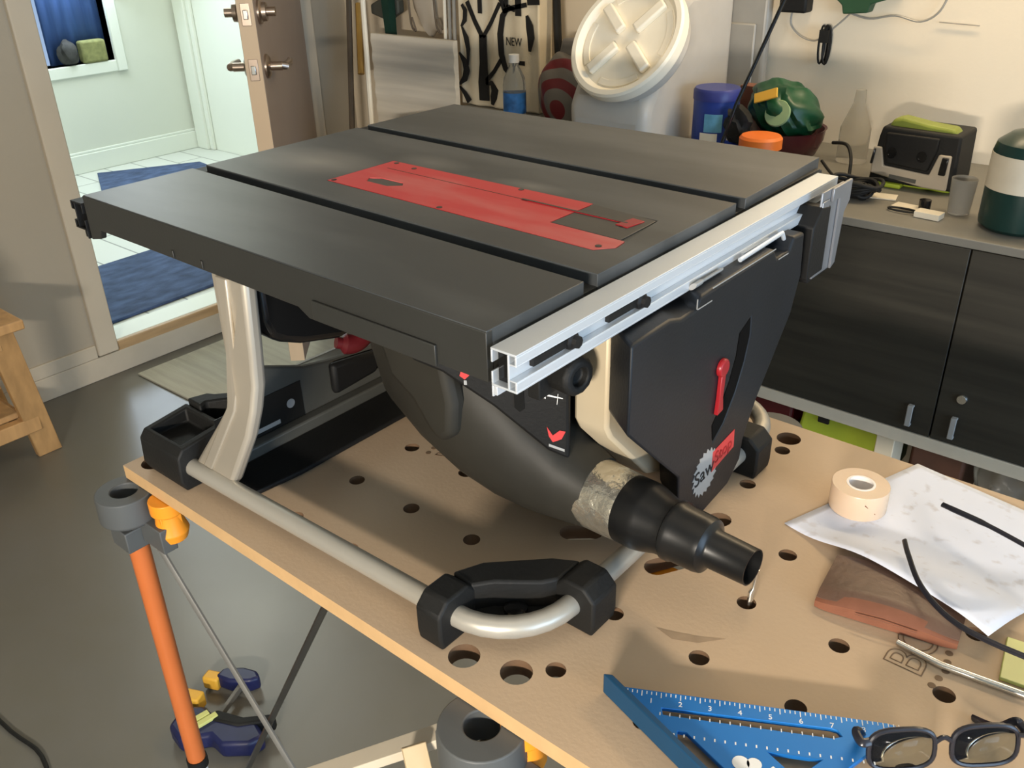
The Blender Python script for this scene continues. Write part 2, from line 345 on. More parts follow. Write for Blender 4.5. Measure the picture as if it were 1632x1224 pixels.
# hallway
HX = -4.3
b = new(); box(b, HX-.2, XD-.10, .2, 3.0, 0, .1); struct('floor_hall', b, M['halltile'])
b = new()
for (y0, y1, z0, z1) in ((.2, 1.74, .1, 2.5), (2.13, 2.75, .1, 2.5), (1.74, 2.13, .1, .66), (1.74, 2.13, 1.6, 2.5)): box(b, HX-.12, HX, y0, y1, z0, z1)
struct('wall_hall', b, M['hallwall'])
b = new(); box(b, HX, XD-.12, .08, .2, .1, 2.5); struct('wall_hall_left', b, M['hallwall'])
b = new(); box(b, HX, XD-.12, .2, 2.75, 2.5, 2.6); struct('ceiling_hall', b, M['ceiling'])
b = new(); box(b, HX, HX+.018, .2, 2.56, .1, .2); box(b, HX, HX+.010, .2, 2.56, .2, .215); struct('baseboard_hall', b, M['hallwhite'], bevel=.004)
b = new(); box(b, -4.3, XD-.125, 2.56, 2.68, .1, 2.5); struct('wall_hall_right', b, M['hallwhite'])
b = new(); box(b, -4.28, -4.17, 2.525, 2.56, .1, 2.2); box(b, -4.17, -4.13, 2.54, 2.56, .1, 2.2); struct('trim_4', b, M['hallwhite'], bevel=.006)
b = new(); box(b, HX-.10, HX+.02, 2.13, 2.19, .60, 1.66); box(b, HX-.10, HX+.02, 1.68, 1.74, .60, 1.66); box(b, HX-.11, HX+.012, 1.68, 2.19, .60, .66); box(b, HX-.10, HX+.02, 1.68, 2.19, 1.6, 1.66)
wf = struct('window_1', b, M['hallwhite'], bevel=.005)
b = new(); box(b, HX-.108, HX-.104, 1.74, 2.13, .66, 1.6); struct('pane', b, mat('window_pane', (.9, .95, 1), .02, trans=1, ior=1.1, noise=.01), wf)
b = new()
N = 28; vs = []
for i in range(N+1):
    y = 1.80+(.329)*i/N; x = HX-.062+.006*math.sin(i*1.1)
    vs.append((b.verts.new((x, y, .662)), b.verts.new((x, y, 1.598))))
for i in range(N): b.faces.new([vs[i][0], vs[i+1][0], vs[i+1][1], vs[i][1]])
o = obj('window_curtain', b, M['curtain']); sm = o.modifiers.new('s', 'SOLIDIFY'); sm.thickness = .004
tag(o, 'blue curtain hanging in the hallway window', 'curtain')
b = new(); bmesh.ops.create_icosphere(b, subdivisions=3, radius=.06)
for v in b.verts: v.co = Vector((v.co.x*.7, v.co.y*.85, v.co.z*1.05))*(1+.18*math.sin(v.co.x*70+v.co.z*50)*math.cos(v.co.y*60)); v.co += Vector((HX-.005, 1.885, .722))
tag(obj('stone', b, M['rockdark']), 'dark rounded stone on the hallway window sill', 'stone')
b = new(); box(b, HX-.04, HX+.02, 1.95, 2.09, .661, .775); tag(obj('moss_block', b, M['rockgreen'], bevel=.012), 'mossy yellow-green block on the hallway window sill', 'decoration')

# door leaf, ajar into the garage
hinge = Vector((-2.045, 1.635)); latch = Vector((-1.44, 1.01)); dd = (latch-hinge).normalized(); nn = Vector((-dd.y, dd.x))  # nn towards garage-side face
if nn.x < 0: nn = -nn
t = thing('door_1', 'garage-side entry door, face coloured in shaded taupe, standing ajar with a lever handle and deadbolt', 'door', (hinge.x, hinge.y, .12)); t['kind'] = 'structure'
def dpoly(t0, t1, a0, a1):
    f = lambda s, q: (hinge.x+dd.x*s+nn.x*q, hinge.y+dd.y*s+nn.y*q)
    return [f(t0, a0), f(t1, a0), f(t1, a1), f(t0, a1)]
Ld = (latch-hinge).length
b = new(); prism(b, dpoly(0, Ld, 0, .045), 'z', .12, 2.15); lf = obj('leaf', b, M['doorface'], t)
b = new(); prism(b, dpoly(Ld, Ld+.002, .001, .044), 'z', .12, 2.15); obj('latch_edge', b, M['dooredge'], t, label='tan bare latch edge')
def on_door(s, q, z): return Vector((hinge.x+dd.x*s+nn.x*q, hinge.y+dd.y*s+nn.y*q, z))
nv = Vector((nn.x, nn.y, 0)); dv = Vector((dd.x, dd.y, 0))
for z, nm in ((1.0, 'lever'), (1.14, 'deadbolt')):
    b = new()
    for sg, q0 in ((1, .045), (-1, 0)): 
        lathe(b, [(0, 0), (.032, 0), (.032, .006), (.024, .012), (.012, .014), (.012, .045), (0, .045)], on_door(Ld-.06, q0, z), nv*sg, 24)
        if nm == 'lever': tube(b, [on_door(Ld-.06, q0+sg*.042, z), on_door(Ld-.06-.0, q0+sg*.052, z), on_door(Ld-.11, q0+sg*.055, z), on_door(Ld-.16, q0+sg*.05, z)], [.010, .011, .010, .008], 12)
        else: lathe(b, [(0, .0), (.026, .0), (.024, .022), (0, .024)], on_door(Ld-.06, q0, z), nv*sg, 24)
    hd = obj('door_handle' if nm == 'lever' else 'deadbolt', b, M['nickel'], t)
    b = new(); prism(b, dpoly(Ld+.002, Ld+.004, .010, .035), 'z', z-.028, z+.028); fp = obj('faceplate', b, M['nickel'], t, bevel=.001)
    b = new(); prism(b, dpoly(Ld+.004, Ld+.011, .016, .029), 'z', z-.012, z+.012); obj('latch_bolt', b, M['steel'], fp, bevel=.002)

# rugs and mat
b = new(); prism(b, [(-2.21, .74), (-2.235, 1.33), (-2.80, 1.50), (-2.78, .90)], 'z', .1005, .112); tag(obj('rug', b, M['rug'], bevel=.003), 'blue rug on the hallway floor just inside the doorway', 'rug')
b = new(); prism(b, [(-3.70, 1.60), (-3.45, 2.25), (-3.93, 2.31), (-4.19, 1.83)], 'z', .1005, .112); tag(obj('rug', b, M['rug'], bevel=.003), 'blue rug at the far end of the hallway below the window', 'rug')
b = new(); prism(b, [(-1.975, .764), (-1.614, .771), (-1.58, 1.62), (-1.97, 1.62)], 'z', .0005, .008); tag(obj('door_mat', b, M['mat'], bevel=.002), 'grey ribbed door mat on the concrete below the doorway step', 'doormat')

# wooden step stool at left
t = thing('step_stool', 'pine step stool with splayed legs at the left by the door wall', 'stool', (-1.85, .2, 0))
b = new(); box(b, -1.99, -1.56, -.10, .318, .452, .478); obj('top_step', b, M['stool'], t, bevel=.004)
def sleg(x0, y0, x1, y1, wx, wy):
    b = new(); z0, z1 = 0, .452
    lo = [(x1-wx, y1-wy), (x1+wx, y1-wy), (x1+wx, y1+wy), (x1-wx, y1+wy)]; hi = [(x0-wx, y0-wy), (x0+wx, y0-wy), (x0+wx, y0+wy), (x0-wx, y0+wy)]
    A = [b.verts.new((*p, z0)) for p in lo]; B = [b.verts.new((*p, z1)) for p in hi]
    b.faces.new(A[::-1]); b.faces.new(B)
    for i in range(4): b.faces.new([A[i], A[(i+1) % 4], B[(i+1) % 4], B[i]])
    return obj('leg', b, M['stool'], t, bevel=.003)
sleg(-1.62, .268, -1.74, .345, .012, .034); sleg(-1.93, .268, -2.0, .335, .012, .03); sleg(-1.62, -.06, -1.72, -.1, .012, .034); sleg(-1.93, -.06, -2.0, -.1, .012, .03)
b = new(); box(b, -1.96, -1.70, .285, .31, .10, .145); box(b, -1.72, -1.69, -.08, .33, .10, .145); box(b, -1.98, -1.72, -.05, .29, .145, .163); obj('lower_step', b, M['stool'], t, bevel=.003)
b = new(); box(b, -1.93, -1.62, .25, .27, .39, .45); obj('apron', b, M['stool'], t, bevel=.002)
t = thing('spray_bottle', 'white and purple bottle cut by the left edge on the pine stool', 'bottle', (-1.62, .16, .478))
b = new(); lathe(b, [(0, 0), (.03, 0), (.032, .01), (.032, .10), (.014, .14), (.014, .16), (0, .16)], (-1.62, .16, .4785)); obj('bottle_body', b, M['white'], t)
b = new(); lathe(b, [(.0325, .03), (.0325, .09)], (-1.62, .16, .4785)); obj('bottle_label', b, M['navy'], t)

# ================================================================ LAMPS
t = thing('shop_light', 'warm strip shop light on the wall above the cabinets', 'lamp', (.45, 1.78, 2.05))
b = new(); box(b, -.25, 1.15, 1.74, 1.86, 2.06, 2.11); obj('lamp_housing', b, M['white'], t, bevel=.005)
b = new(); box(b, -.24, 1.14, 1.75, 1.85, 2.045, 2.06); obj('diffuser', b, M['white'], t)
area('shop_light_tube', (.45, 1.70, 2.03), (.45, 1.45, .9), 1.3, .08, 18, (1, .77, .48))
t = thing('ceiling_light', 'round ceiling light over the workbench', 'lamp', (.1, -.22, 2.6))
b = new(); lathe(b, [(0, 0), (.12, 0), (.14, .04), (.14, .09), (0, .09)], (.1, -.22, 2.6)); obj('lamp_shade', b, M['white'], t)
area('ceiling_bulb', (.1, -.22, 2.59), (.1, -.22, 0), 1.2, 1.2, 3, (1, .76, .52))

t = thing('work_lamp', 'warm work lamp on a thin black stand in front of the workbench', 'lamp', (1.0, -1.68, 0))
b = new(); tube(b, [(1.0, -1.68, .02), (1.0, -1.68, 1.2)], .010, 12); obj('lamp_pole', b, M['gloss'], t)
b = new(); lathe(b, [(0, 0), (.16, 0), (.16, .02), (0, .02)], (1.0, -1.68, 0)); obj('lamp_base', b, M['gloss'], t)
b = new(); lathe(b, [(.08, 0), (.082, 0), (.05, -.07), (.02, -.08), (0, -.08), (0, -.078), (.048, -.068)], (.985, -1.615, 1.252), (-.38, .89, -.25)); obj('lamp_shade', b, M['gloss'], t)
# ================================================================ WORKBENCH
t = thing('workbench', 'tan fibreboard workbench with dog holes on orange folding legs', 'workbench', (.33, .24, 0))
BX0, BX1, BY0, BY1 = -.266, .96, -.068, .548
b = new(); box(b, BX0, BX1, BY0, BY1, ZB-.019, ZB); top = obj('bench_top', b, M['benchtop'], t)
s = .096; c = new(); X0 = 0.0; Y0 = 0.0
for i in range(-3, 13):
    for j in range(0, 6):
        x, y = X0+i*s, Y0+j*s
        if (i, j) in ((4, 2), (4, 3), (-3, 0), (3, 2)): continue
        if BX0+.02 < x < BX1-.02: cyl_cutter(c, x, y, ZB-.03, ZB+.01, .0098)
for x, y in ((.357, -.025), (.305, -.040), (.378, .512), (-.24, -.04)): cyl_cutter(c, x, y, ZB-.03, ZB+.01, .0155, 24)
for x0, y0, x1, y1 in ((.379, .183, .396, .212), (.384, .285, .392, .30), (.272, .175, .290, .19)):
    dx, dy = x1-x0, y1-y0; L = math.hypot(dx, dy); ux, uy = dx/L, dy/L; pts = []; r = .013
    a0 = math.atan2(uy, ux)
    for k in range(9): pts.append((x1+r*math.cos(a0-math.pi/2+math.pi*k/8), y1+r*math.sin(a0-math.pi/2+math.pi*k/8)))
    for k in range(9): pts.append((x0+r*math.cos(a0+math.pi/2+math.pi*k/8), y0+r*math.sin(a0+math.pi/2+math.pi*k/8)))
    prism(c, pts, 'z', ZB-.03, ZB+.01)
cut(top, c)
top.data.materials.append(mat('routed_shaded_hole_wall', (.13, .075, .04), .9, noise=.1)); top.data.materials.append(mat('sawn_fibreboard_edge', (.54, .345, .165), .8, noise=.06, nscale=40))  # routed brown of the hole walls darkened to hold the shade inside
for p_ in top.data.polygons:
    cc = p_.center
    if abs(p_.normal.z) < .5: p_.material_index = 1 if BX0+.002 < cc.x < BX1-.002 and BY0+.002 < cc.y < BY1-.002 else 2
# legs, hubs, struts
ZL = .24
def hub(x, y, r=.041):
    b = new(); lathe(b, [(.017, .0), (r, .0), (r+.001, -.036), (r-.004, -.041), (.018, -.041)], (x, y, ZB-.020), n=32, closed=True)
    box(b, x-.055, x-.02, y-.008, y+.008, ZB-.10, ZB-.060); box(b, x+.02, x+.07, y+.0, y+.02, ZB-.09, ZB-.055); box(b, x-.02, x+.02, y-.022, y+.022, ZB-.10, ZB-.069)
    h = obj('leg_hub', b, M['hub'], t, bevel=.0015)
    b = new(); tube(b, [(x, y, ZB-.095), (x, y, ZL)], .0135, 18); obj('leg', b, M['orange'], t)
    b = new(); tube(b, [(x, y, ZL+.005), (x, y, ZL-.012)], .0155, 18); obj('leg_collar', b, M['rubber'], t); b = new(); tube(b, [(x, y, .03), (x, y, .0)], .02, 18); obj('leg_foot', b, M['rubber'], t)
    b = new(); tube(b, [(x, y, ZL-.012), (x, y, .03)], .0125, 18); lg = obj('leg_sleeve', b, M['white'], t, label='white labelled lower leg sleeve')
    b = new(); box(b, x-.006, x+.010, y-.0132, y-.0120, ZL-.045, ZL-.022); obj('print_mark', b, M['redprint'], lg)
def clip(x, y):
    b = new(); lathe(b, [(0, 0), (.021, 0), (.021, -.018), (.016, -.022), (.0, -.022)], (x, y, ZB-.0205), n=20)
    for k in range(4):
        a = k*math.pi/2+.4; box(b, x+.013*math.cos(a)-.004, x+.013*math.cos(a)+.004, y+.013*math.sin(a)-.004, y+.013*math.sin(a)+.004, ZB-.072, ZB-.04)
    tube(b, [(x, y, ZB-.04), (x, y, ZB-.055), (x, y, ZB-.068), (x, y, ZB-.080)], [.016, .018, .022, .018], 20)
    obj('top_clip', b, M['orangep'], t, bevel=.001)
hub(-.243, -.085, .036); hub(.360, -.078); hub(-.262, .56); hub(.335, .56); hub(.92, -.08); hub(.92, .56)
clip(-.186, -.062); clip(.385, -.050); clip(.386, .196); clip(.378, .512)
b = new(); tube(b, [(-.238, -.072, .685), (.172, -.045, .10)], .0045, 8, flat=.7); obj('strut', b, M['grey_rod'], t)
b = new(); tube(b, [(.118, -.05, .738), (-.25, -.05, .09)], .0045, 8, flat=.7); obj('strut', b, M['dark_steel'], t)
b = new(); tube(b, [(.32, -.07, .66), (.03, -.05, .10)], .0045, 8, flat=.7); obj('strut', b, M['grey_rod'], t)
b = new(); tube(b, [(.35, -.07, .66), (.62, -.05, .10)], .0045, 8, flat=.7); obj('strut', b, M['grey_rod'], t)
# burned-in maker's marks, as on the board
for (px, py, sg) in ((.634, .262, -1), (.052, .262, 1)):
    mt = frame((px, py, ZB+.0004), (0, -sg, 0), (sg, 0, 0))
    cu = bpy.data.curves.new('t', 'FONT'); cu.body = 'BORA'; cu.size = .050; cu.align_x = 'CENTER'; cu.align_y = 'CENTER'; cu.fill_mode = 'NONE'; cu.bevel_depth = .0006; cu.bevel_resolution = 0; cu.space_character = .95
    to = bpy.data.objects.new('t', cu); C.objects.link(to); dg = bpy.context.evaluated_depsgraph_get(); dg.update()
    me = bpy.data.meshes.new_from_object(to.evaluated_get(dg)); bpy.data.objects.remove(to, do_unlink=True)
    me.transform(mt @ Matrix.Diagonal((1, 1, .3, 1))); me.materials.clear(); me.materials.append(M['brand'])
    o = bpy.data.objects.new('burned_mark', me); C.objects.link(o); child(o, t)
    for k in range(5):
        p = Vector((px-sg*(.026-.0022*(abs(k-2)-2)), py-.066+.0125*k*1.0, ZB)); b = new(); lathe(b, [(0, -.0001), (.0036, -.0001), (.0036, .0003), (0, .0003)], p, n=12); obj('burned_dot', b, M['brand'], t)
b = new(); prism(b, [(.428, .105), (.448, .101), (.470, .112), (.488, .133), (.468, .121), (.447, .112)], 'z', ZB+.0001, ZB+.0003); obj('dark_smudge', b, mat('smudge_brown', (.33, .235, .15), .7, noise=.15, nscale=60), t)
# pale wooden offcuts under the bench
for q, (a, c_, lb) in enumerate((((.06, -.13, .46), (.262, -.012, .605), 'grey-brown batten slanting down to the left under the bench edge'), ((.235, -.055, .60), (.315, -.10, .50), 'pale pine batten directly left of the second grey hub'), ((.315, -.02, .58), (.345, -.075, .48), 'pale pine batten just right of the second orange leg'))):
    a = Vector(a); c_ = Vector(c_); d = c_-a; L = d.length; b = new(); box(b, 0, L, -.013, .013, -.006, .006); Q = d.to_track_quat('X', 'Z').to_matrix().to_4x4(); Q.translation = a; bmesh.ops.transform(b, matrix=Q, verts=b.verts)
    tag(obj('wood_batten', b, M['pinewood'] if q else M['corr2'], bevel=.001), lb, 'wood', 'battens under the bench')
b = new(); tube(b, smoothpath([(-1.3, -.20, .004), (-.831, -.194, .004), (-.652, -.187, .004), (-.4, -.30, .004)]), .004, 8); tag(obj('floor_cable', b, M['rubber']), 'thin black cable on the concrete in the bottom left corner', 'cable')

# ================================================================ TABLE SAW
ZT = 1.095
saw = thing('table_saw', 'portable table saw with dark metal table and red throat plate on the workbench', 'table saw', (.05, .25, ZB))
b = new()
prism(b, [(-.311, -.0125), (.325, -.0125), (.325, .118), (-.311, .136)], 'z', 1.072, ZT)
prism(b, [(-.311, .156), (.325, .139), (.325, .402), (-.311, .419)], 'z', 1.072, ZT)
prism(b, [(-.311, .440), (.325, .424), (.318, .638), (-.308, .630)], 'z', 1.072, ZT)
ttop = obj('table_top', b, M['tabletop'], saw, bevel=.0018)
# throat opening cut into the middle plate
c = new(); prism(c, [(-.121, .200), (.285, .188), (.300, .206), (.288, .300), (-.121, .313)], 'z', ZT-.0012, ZT+.01); cut(ttop, c)
b = new(); box(b, -.310, .3246, -.011, .630, 1.066, 1.083)
sk = obj('table_slab', b, M['table'], saw)
b = new()
prism(b, [(-.312, 1.0940), (.3255, 1.0940), (.3255, 1.050), (.27, 1.050), (.26, 1.046), (.10, 1.046), (.085, 1.054), (-.20, 1.056), (-.285, 1.056), (-.290, 1.045), (-.313, 1.040)], 'y', -.0135, -.006)
box(b, .11, .27, -.0165, -.0135, 1.048, 1.068); box(b, -.13, -.126, -.015, -.0135, 1.057, 1.066); box(b, -.075, -.071, -.015, -.0135, 1.057, 1.066)
box(b, -.311, .325, .628, .635, 1.05, 1.0815); box(b, -.3125, -.305, -.012, .632, 1.05, 1.0815); box(b, .318, .3248, -.012, .632, 1.052, 1.0805)
obj('table_skirt', b, M['table'], saw, bevel=.0012)
# throat plate
zi = ZT-.0012
b = new(); prism(b, [(-.120, .201), (.284, .189), (.299, .206), (.296, .226), (.2, .2305), (.2, .309), (-.120, .312)], 'z', zi, ZT+.0002)
ins = obj('throat_plate', b, M['insert'], saw, label='red dusty throat plate')
c = new(); pts = [(-.078, .226), (-.040, .225), (-.026, .237), (-.034, .246), (-.072, .247), (-.086, .238)]; prism(c, pts, 'z', zi-.01, ZT+.01); cut(ins, c)
b = new(); box(b, -.09, -.02, .22, .25, zi-.0002, zi+.0003); obj('finger_hole_floor', b, M['plategrey'], ins)
b = new(); prism(b, [(.201, .2315), (.290, .2275), (.287, .299), (.201, .3085)], 'z', zi, ZT+.0001); obj('wear_plate', b, M['insertdark'], saw, bevel=.0006)
b = new(); box(b, .135, .275, .273, .2775, ZT+.0001, ZT+.0010, rot=Rz(-1.2)); box(b, .262, .278, .262, .289, ZT+.0001, ZT+.0012, rot=Rz(-8)); obj('blade_slot', b, M['red'], saw, bevel=.0003, label='dark red slot bar')
b = new(); box(b, -.10, .135, .2795, .2805, ZT+.00015, ZT+.0004, rot=Rz(-1.2)); box(b, .125, .268, .2735, .2765, ZT+.001, ZT+.0013, rot=Rz(-1.2)); obj('plate_seam', b, M['gloss'], ins)
b = new()
for x, y in ((-.114, .206), (-.108, .306), (-.07, .300), (.07, .200), (.10, .306), (.283, .200), (.268, .264), (.272, .288)): lathe(b, [(0, .0), (.0035, .0), (.0035, .0006), (0, .0006)], (x, y, ZT), n=12)
obj('plate_screw', b, M['gloss'], ins)
# front rail (aluminium extrusion), real hollow profile
def rail(x0, sgn, y0, y1, m, name):
    X = lambda v: x0+sgn*v
    b = new()
    def bb(a0, a1, z0, z1, ya=y0, yb=y1): xa, xb = sorted((X(a0), X(a1))); box(b, xa, xb, ya, yb, z0, z1)
    bb(0, .0265, 1.082, 1.084); bb(0, .0265, 1.050, 1.052); bb(.0170, .0190, 1.052, 1.082)
    bb(0, .0018, 1.071, 1.082); bb(0, .0018, 1.052, 1.063); bb(0, .0018, 1.040, 1.050, y0, y0+.012); bb(.0018, .006, 1.042, 1.050, y0, y0+.012)
    bb(.0245, .0265, 1.0745, 1.082); bb(.019, .0265, 1.0735, 1.0748); bb(.0245, .0265, 1.052, 1.0595); bb(.019, .0265, 1.0592, 1.0605)
    return obj(name, b, m, saw, bevel=.0005)
fr = rail(.3305, 1, -.015, .607, M['alu'], 'front_rail')
b = new(); box(b, .3326, .3472, -.008, .600, 1.0525, 1.0815); obj('rail_cavity_shade', b, M['gloss'], saw)  # black filler added so the hollow rail reads as dark inside
rail(-.3175, -1, -.015, .600, M['black'], 'rear_rail')
for y in (.062, .168):
    b = new(); lathe(b, [(0, 0), (.008, 0), (.0085, .004), (.0085, .009), (.006, .011), (.0055, .015), (0, .015)], (.346, y, 1.067), (1, 0, 0), n=8); box(b, .3496, .354, y-.052, y, 1.0635, 1.0705)  # the box is a black strip standing for shade in the slot
    obj('rail_bolt_and_shade', b, M['black'], saw)
# rip fence bracket at the rail's far end
b = new(); box(b, .352, .372, .515, .60, .975, 1.062); prism(b, [(.50, .985), (.545, .985), (.545, 1.066), (.52, 1.07), (.50, 1.05)], 'x', .335, .377); obj('rail_carriage', b, M['black'], saw, bevel=.002)
b = new(); box(b, .372, .3745, .520, .583, .980, 1.086); box(b, .3745, .3765, .520, .540, .984, 1.075); prism(b, [(.545, 1.086), (.60, 1.086), (.60, 1.06), (.587, 1.048), (.580, .985), (.568, .98), (.568, 1.07), (.545, 1.07)], 'x', .3745, .378)
obj('bracket_plate', b, mat('grey_cast_bracket', (.27, .28, .30), .4, .6, noise=.05), saw, bevel=.0008, label='blue-grey metal bracket plates')
# saw body
b = new(); prism(b, [(.165, 1.06), (.165, .93), (.20, .87), (.27, .82), (.45, .80), (.50, .85), (.52, 1.06)], 'x', -.02, .292); body = obj('motor_housing', b, M['black'], saw, bevel=.01, seg=3)
b = new(); FQ = frame((.19, .0683, 0), (.832, .555, 0), (0, 0, 1)); vs = prism(b, [(-.03, 1.056), (-.03, .995), (0, .982), (.05, .945), (.105, .895), (.127, .885), (.127, 1.056)], 'z', -.12, 0)
for v in vs: v.co = FQ @ v.co
obj('front_panel', b, M['black'], saw, bevel=.004)
# rounded blade shroud under the table (axis along y)
b = new(); prism(b, [(.022, 1.06), (.022, .99), (.030, .968), (.046, .957), (.071, .946), (.126, .932), (.188, .938), (.23, .955), (.26, .99), (.27, 1.06)], 'x', -.115, -.035); obj('motor_cowl', b, M['gloss'], saw, bevel=.010, seg=4, smooth=60)
b = new(); tube(b, smoothpath([(-.11, .175, .888), (-.10, .20, .882), (-.10, .235, .905), (-.10, .26, .95)]), [.008]*3+[.014]*6+[.022]*10, 12); obj('riving_knife_holder', b, mat('dark_red_plastic', (.10, .008, .012), .45, noise=.1), saw)
# moulded dust duct: lofted superellipse sections along x
b = new(); secs = [(.030, .93, 1.05, .17, .045), (.042, .90, 1.055, .165, .06), (.07, .868, 1.055, .165, .075), (.12, .835, 1.05, .165, .08), (.165, .814, 1.02, .165, .077), (.21, .803, .975, .165, .069), (.25, .799, .93, .165, .057), (.285, .799, .890, .165, .043), (.315, .802, .876, .165, .037)]
rings = []
for x, zb, zt, cy, ry in secs:
    rg = []
    for k in range(28):
        a = 2*math.pi*k/28; ca, sa = math.cos(a), math.sin(a); e = .8
        rg.append(b.verts.new((x, cy+ry*math.copysign(abs(ca)**e, ca), (zb+zt)/2+(zt-zb)/2*math.copysign(abs(sa)**e, sa))))
    rings.append(rg)
for p, q in zip(rings, rings[1:]):
    for k in range(28): b.faces.new([p[k], p[(k+1) % 28], q[(k+1) % 28], q[k]])
b.faces.new(rings[0][::-1]); b.faces.new(rings[-1])
obj('dust_duct', b, M['shroud'], saw, smooth=60)
# skirt plate from the table down to the duct
b = new(); prism(b, [(.072, 1.058), (.084, .985), (.098, .945), (.130, .925), (.152, .897), (.168, .885), (.188, .90), (.192, .94), (.18, 1.0), (.175, 1.058)], 'y', .078, .105); obj('duct_collar', b, M['shroud'], saw, bevel=.01, seg=3)
# duct tape wrap, reducer and nozzle
A0 = Vector((.300, .1655, .838)); A1 = Vector((.497, .155, .838)); ax = (A1-A0).normalized()
b = new(); lathe(b, [(.036, -.005), (.0385, 0), (.0382, .02), (.0375, .045), (.036, .062), (.034, .063), (.034, -.004)], A0, ax, n=36, closed=True); 
obj('duct_tape_wrap', b, M['foil'], saw, label='crinkled silver tape wrap')
b = new(); lathe(b, [(.0, .05), (.0365, .05), (.0368, .075), (.0355, .082), (.030, .100), (.0295, .108), (.0315, .110), (.0315, .116), (.0298, .119), (.0290, .145), (.0275, .150), (.0215, .153), (.0195, .156), (.0185, .197), (.0172, .197), (.0172, .150), (0, .150)], A0, ax, n=36)
obj('hose_reducer', b, M['hose'], saw)
CRES = [(.336, .978), (.358, .988), (.360, .965), (.352, .935), (.338, .905), (.316, .876), (.296, .862), (.291, .884), (.306, .90), (.322, .925), (.333, .952)]
# front cover (black) with beige side wall behind it
b = new(); prism(b, [(.150, 1.05), (.150, .93), (.158, .915), (.235, .832), (.33, .79), (.45, .80), (.45, 1.05)], 'x', .292, .333); obj('storage_box', b, M['beigeplate'], saw, bevel=.004, label='beige sheet metal side wall')
face = [(.119, 1.046), (.185, 1.047), (.205, 1.041), (.232, 1.041), (.240, 1.052), (.40, 1.054), (.41, 1.040), (.44, 1.040), (.448, 1.054), (.477, 1.052), (.483, .998), (.468, .955), (.428, .905), (.398, .868), (.374, .825), (.372, .800), (.345, .777), (.282, .769), (.228, .800), (.222, .852), (.135, .937), (.119, .953)]
b = new(); vs = prism(b, face, 'x', .333, .376)
for v in vs:
    if v.co.x < .34: v.co.y += .031*max(0, min(1, (.32-v.co.y)/.06)); v.co.z += .012*max(0, min(1, (.85-v.co.z)/.05))
cover = obj('front_cover', b, M['cover'], saw, bevel=.004, seg=3)
c = new(); pts = CRES
prism(c, pts, 'x', .369, .39); cut(cover, c)
b = new(); prism(b, CRES, 'x', .368, .3757); obj('lever_slot_fill', b, mat('recess_shade_black', (.003, .003, .003), .9, spec=.1, noise=.1), saw)  # near-black fill in the recess, standing for the shade inside it
b = new(); lathe(b, [(0, 0), (.0105, 0), (.0105, .004), (.009, .006), (0, .006)], (.376, .297, .953), (1, 0, 0), n=24); prism(b, [(.293, .948), (.302, .948), (.300, .918), (.303, .90), (.290, .898), (.292, .918)], 'x', .376, .381); obj('red_lever', b, M['red'], saw, bevel=.001)
# saw blade emblem and name on the cover
em = Vector((.3763, .283, .826)); tr = Vector((0, .96, -.05)); up = Vector((0, .25, 1))
b = new(); pts = []
for k in range(20):
    for (dk, r) in ((0, .0255), (.8, .0300)):
        a = 2*math.pi*(k+dk)/20; pts.append((.283+r*math.cos(a)*.95, .827+r*math.sin(a)))
prism(b, pts, 'x', .376, .3766); obj('blade_emblem', b, M['palegrey'], saw, label='silver toothed saw blade emblem')
b = new(); prism(b, [(.297, .847), (.346, .853), (.348, .829), (.297, .820)], 'x', .3763, .3769); obj('emblem_band', b, M['redprint'], saw)
rot_t = Vector((0, 1, .10))
text('cover_lettering', 'Saw', .027, frame((.3768, .280, .828), rot_t, up), M['ink'], saw)
text('cover_lettering', 'Stop', .022, frame((.3771, .322, .837), rot_t, up), mat('deep_red_ink', (.30, .012, .015), .5, noise=.05), saw)
# stored wrenches in the top of the cover
for k in range(2):
    b = new(); y = .262; x = .352+k*.009; tube(b, [(x, y, 1.0555), (x, y+.045, 1.0555)], .0035, 8, flat=.5); tube(b, [(x, y-.012, 1.0555), (x, y+.002, 1.0555)], .0055, 10, flat=.5); obj('stored_wrench', b, M['palegrey'], saw)
b = new(); tube(b, [(.365, .34, 1.057), (.365, .44, 1.059)], .0025, 8); tube(b, [(.365, .44, 1.059), (.365, .446, 1.050)], .0025, 8); box(b, .345, .36, .36, .42, 1.052, 1.0575); obj('stored_rod', b, M['alu'], saw)
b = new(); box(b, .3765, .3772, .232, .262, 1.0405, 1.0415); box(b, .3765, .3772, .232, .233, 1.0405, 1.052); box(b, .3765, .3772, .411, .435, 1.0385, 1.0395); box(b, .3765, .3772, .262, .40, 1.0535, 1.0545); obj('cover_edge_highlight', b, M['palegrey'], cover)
# elevation knob and printed marks
b = new(); lathe(b, [(0, 0), (.018, 0), (.020, .004), (.020, .034), (.016, .038), (.010, .038), (.009, .030), (0, .030)], (.290, .118, 1.002), (1, -.15, 0), n=12); box(b, .286, .30, .085, .14, .98, 1.03); obj('lock_knob', b, M['rubber'], saw, bevel=.0015)
FQ = frame((.19-.0006*-.555, .0683-.0006*.832, 0), (.832, .555, 0), (0, 0, 1))
def fprism(bm, pts):
    vs = prism(bm, pts, 'z', 0, .0006)
    for v in vs: v.co = FQ @ v.co
b = new(); fprism(b, [(.096, .961), (.103, .966), (.103, .9625), (.120, .9585), (.120, .9575), (.103, .9605), (.103, .957)]); fprism(b, [(.114, .951), (.1145, .951), (.1155, .963), (.115, .963)]); obj('printed_arrow', b, M['white'], saw)
b = new(); fprism(b, [(.104, .925), (.110, .915), (.117, .921), (.123, .920), (.119, .911), (.110, .907), (.106, .914)]); obj('warning_mark', b, M['redprint'], saw)
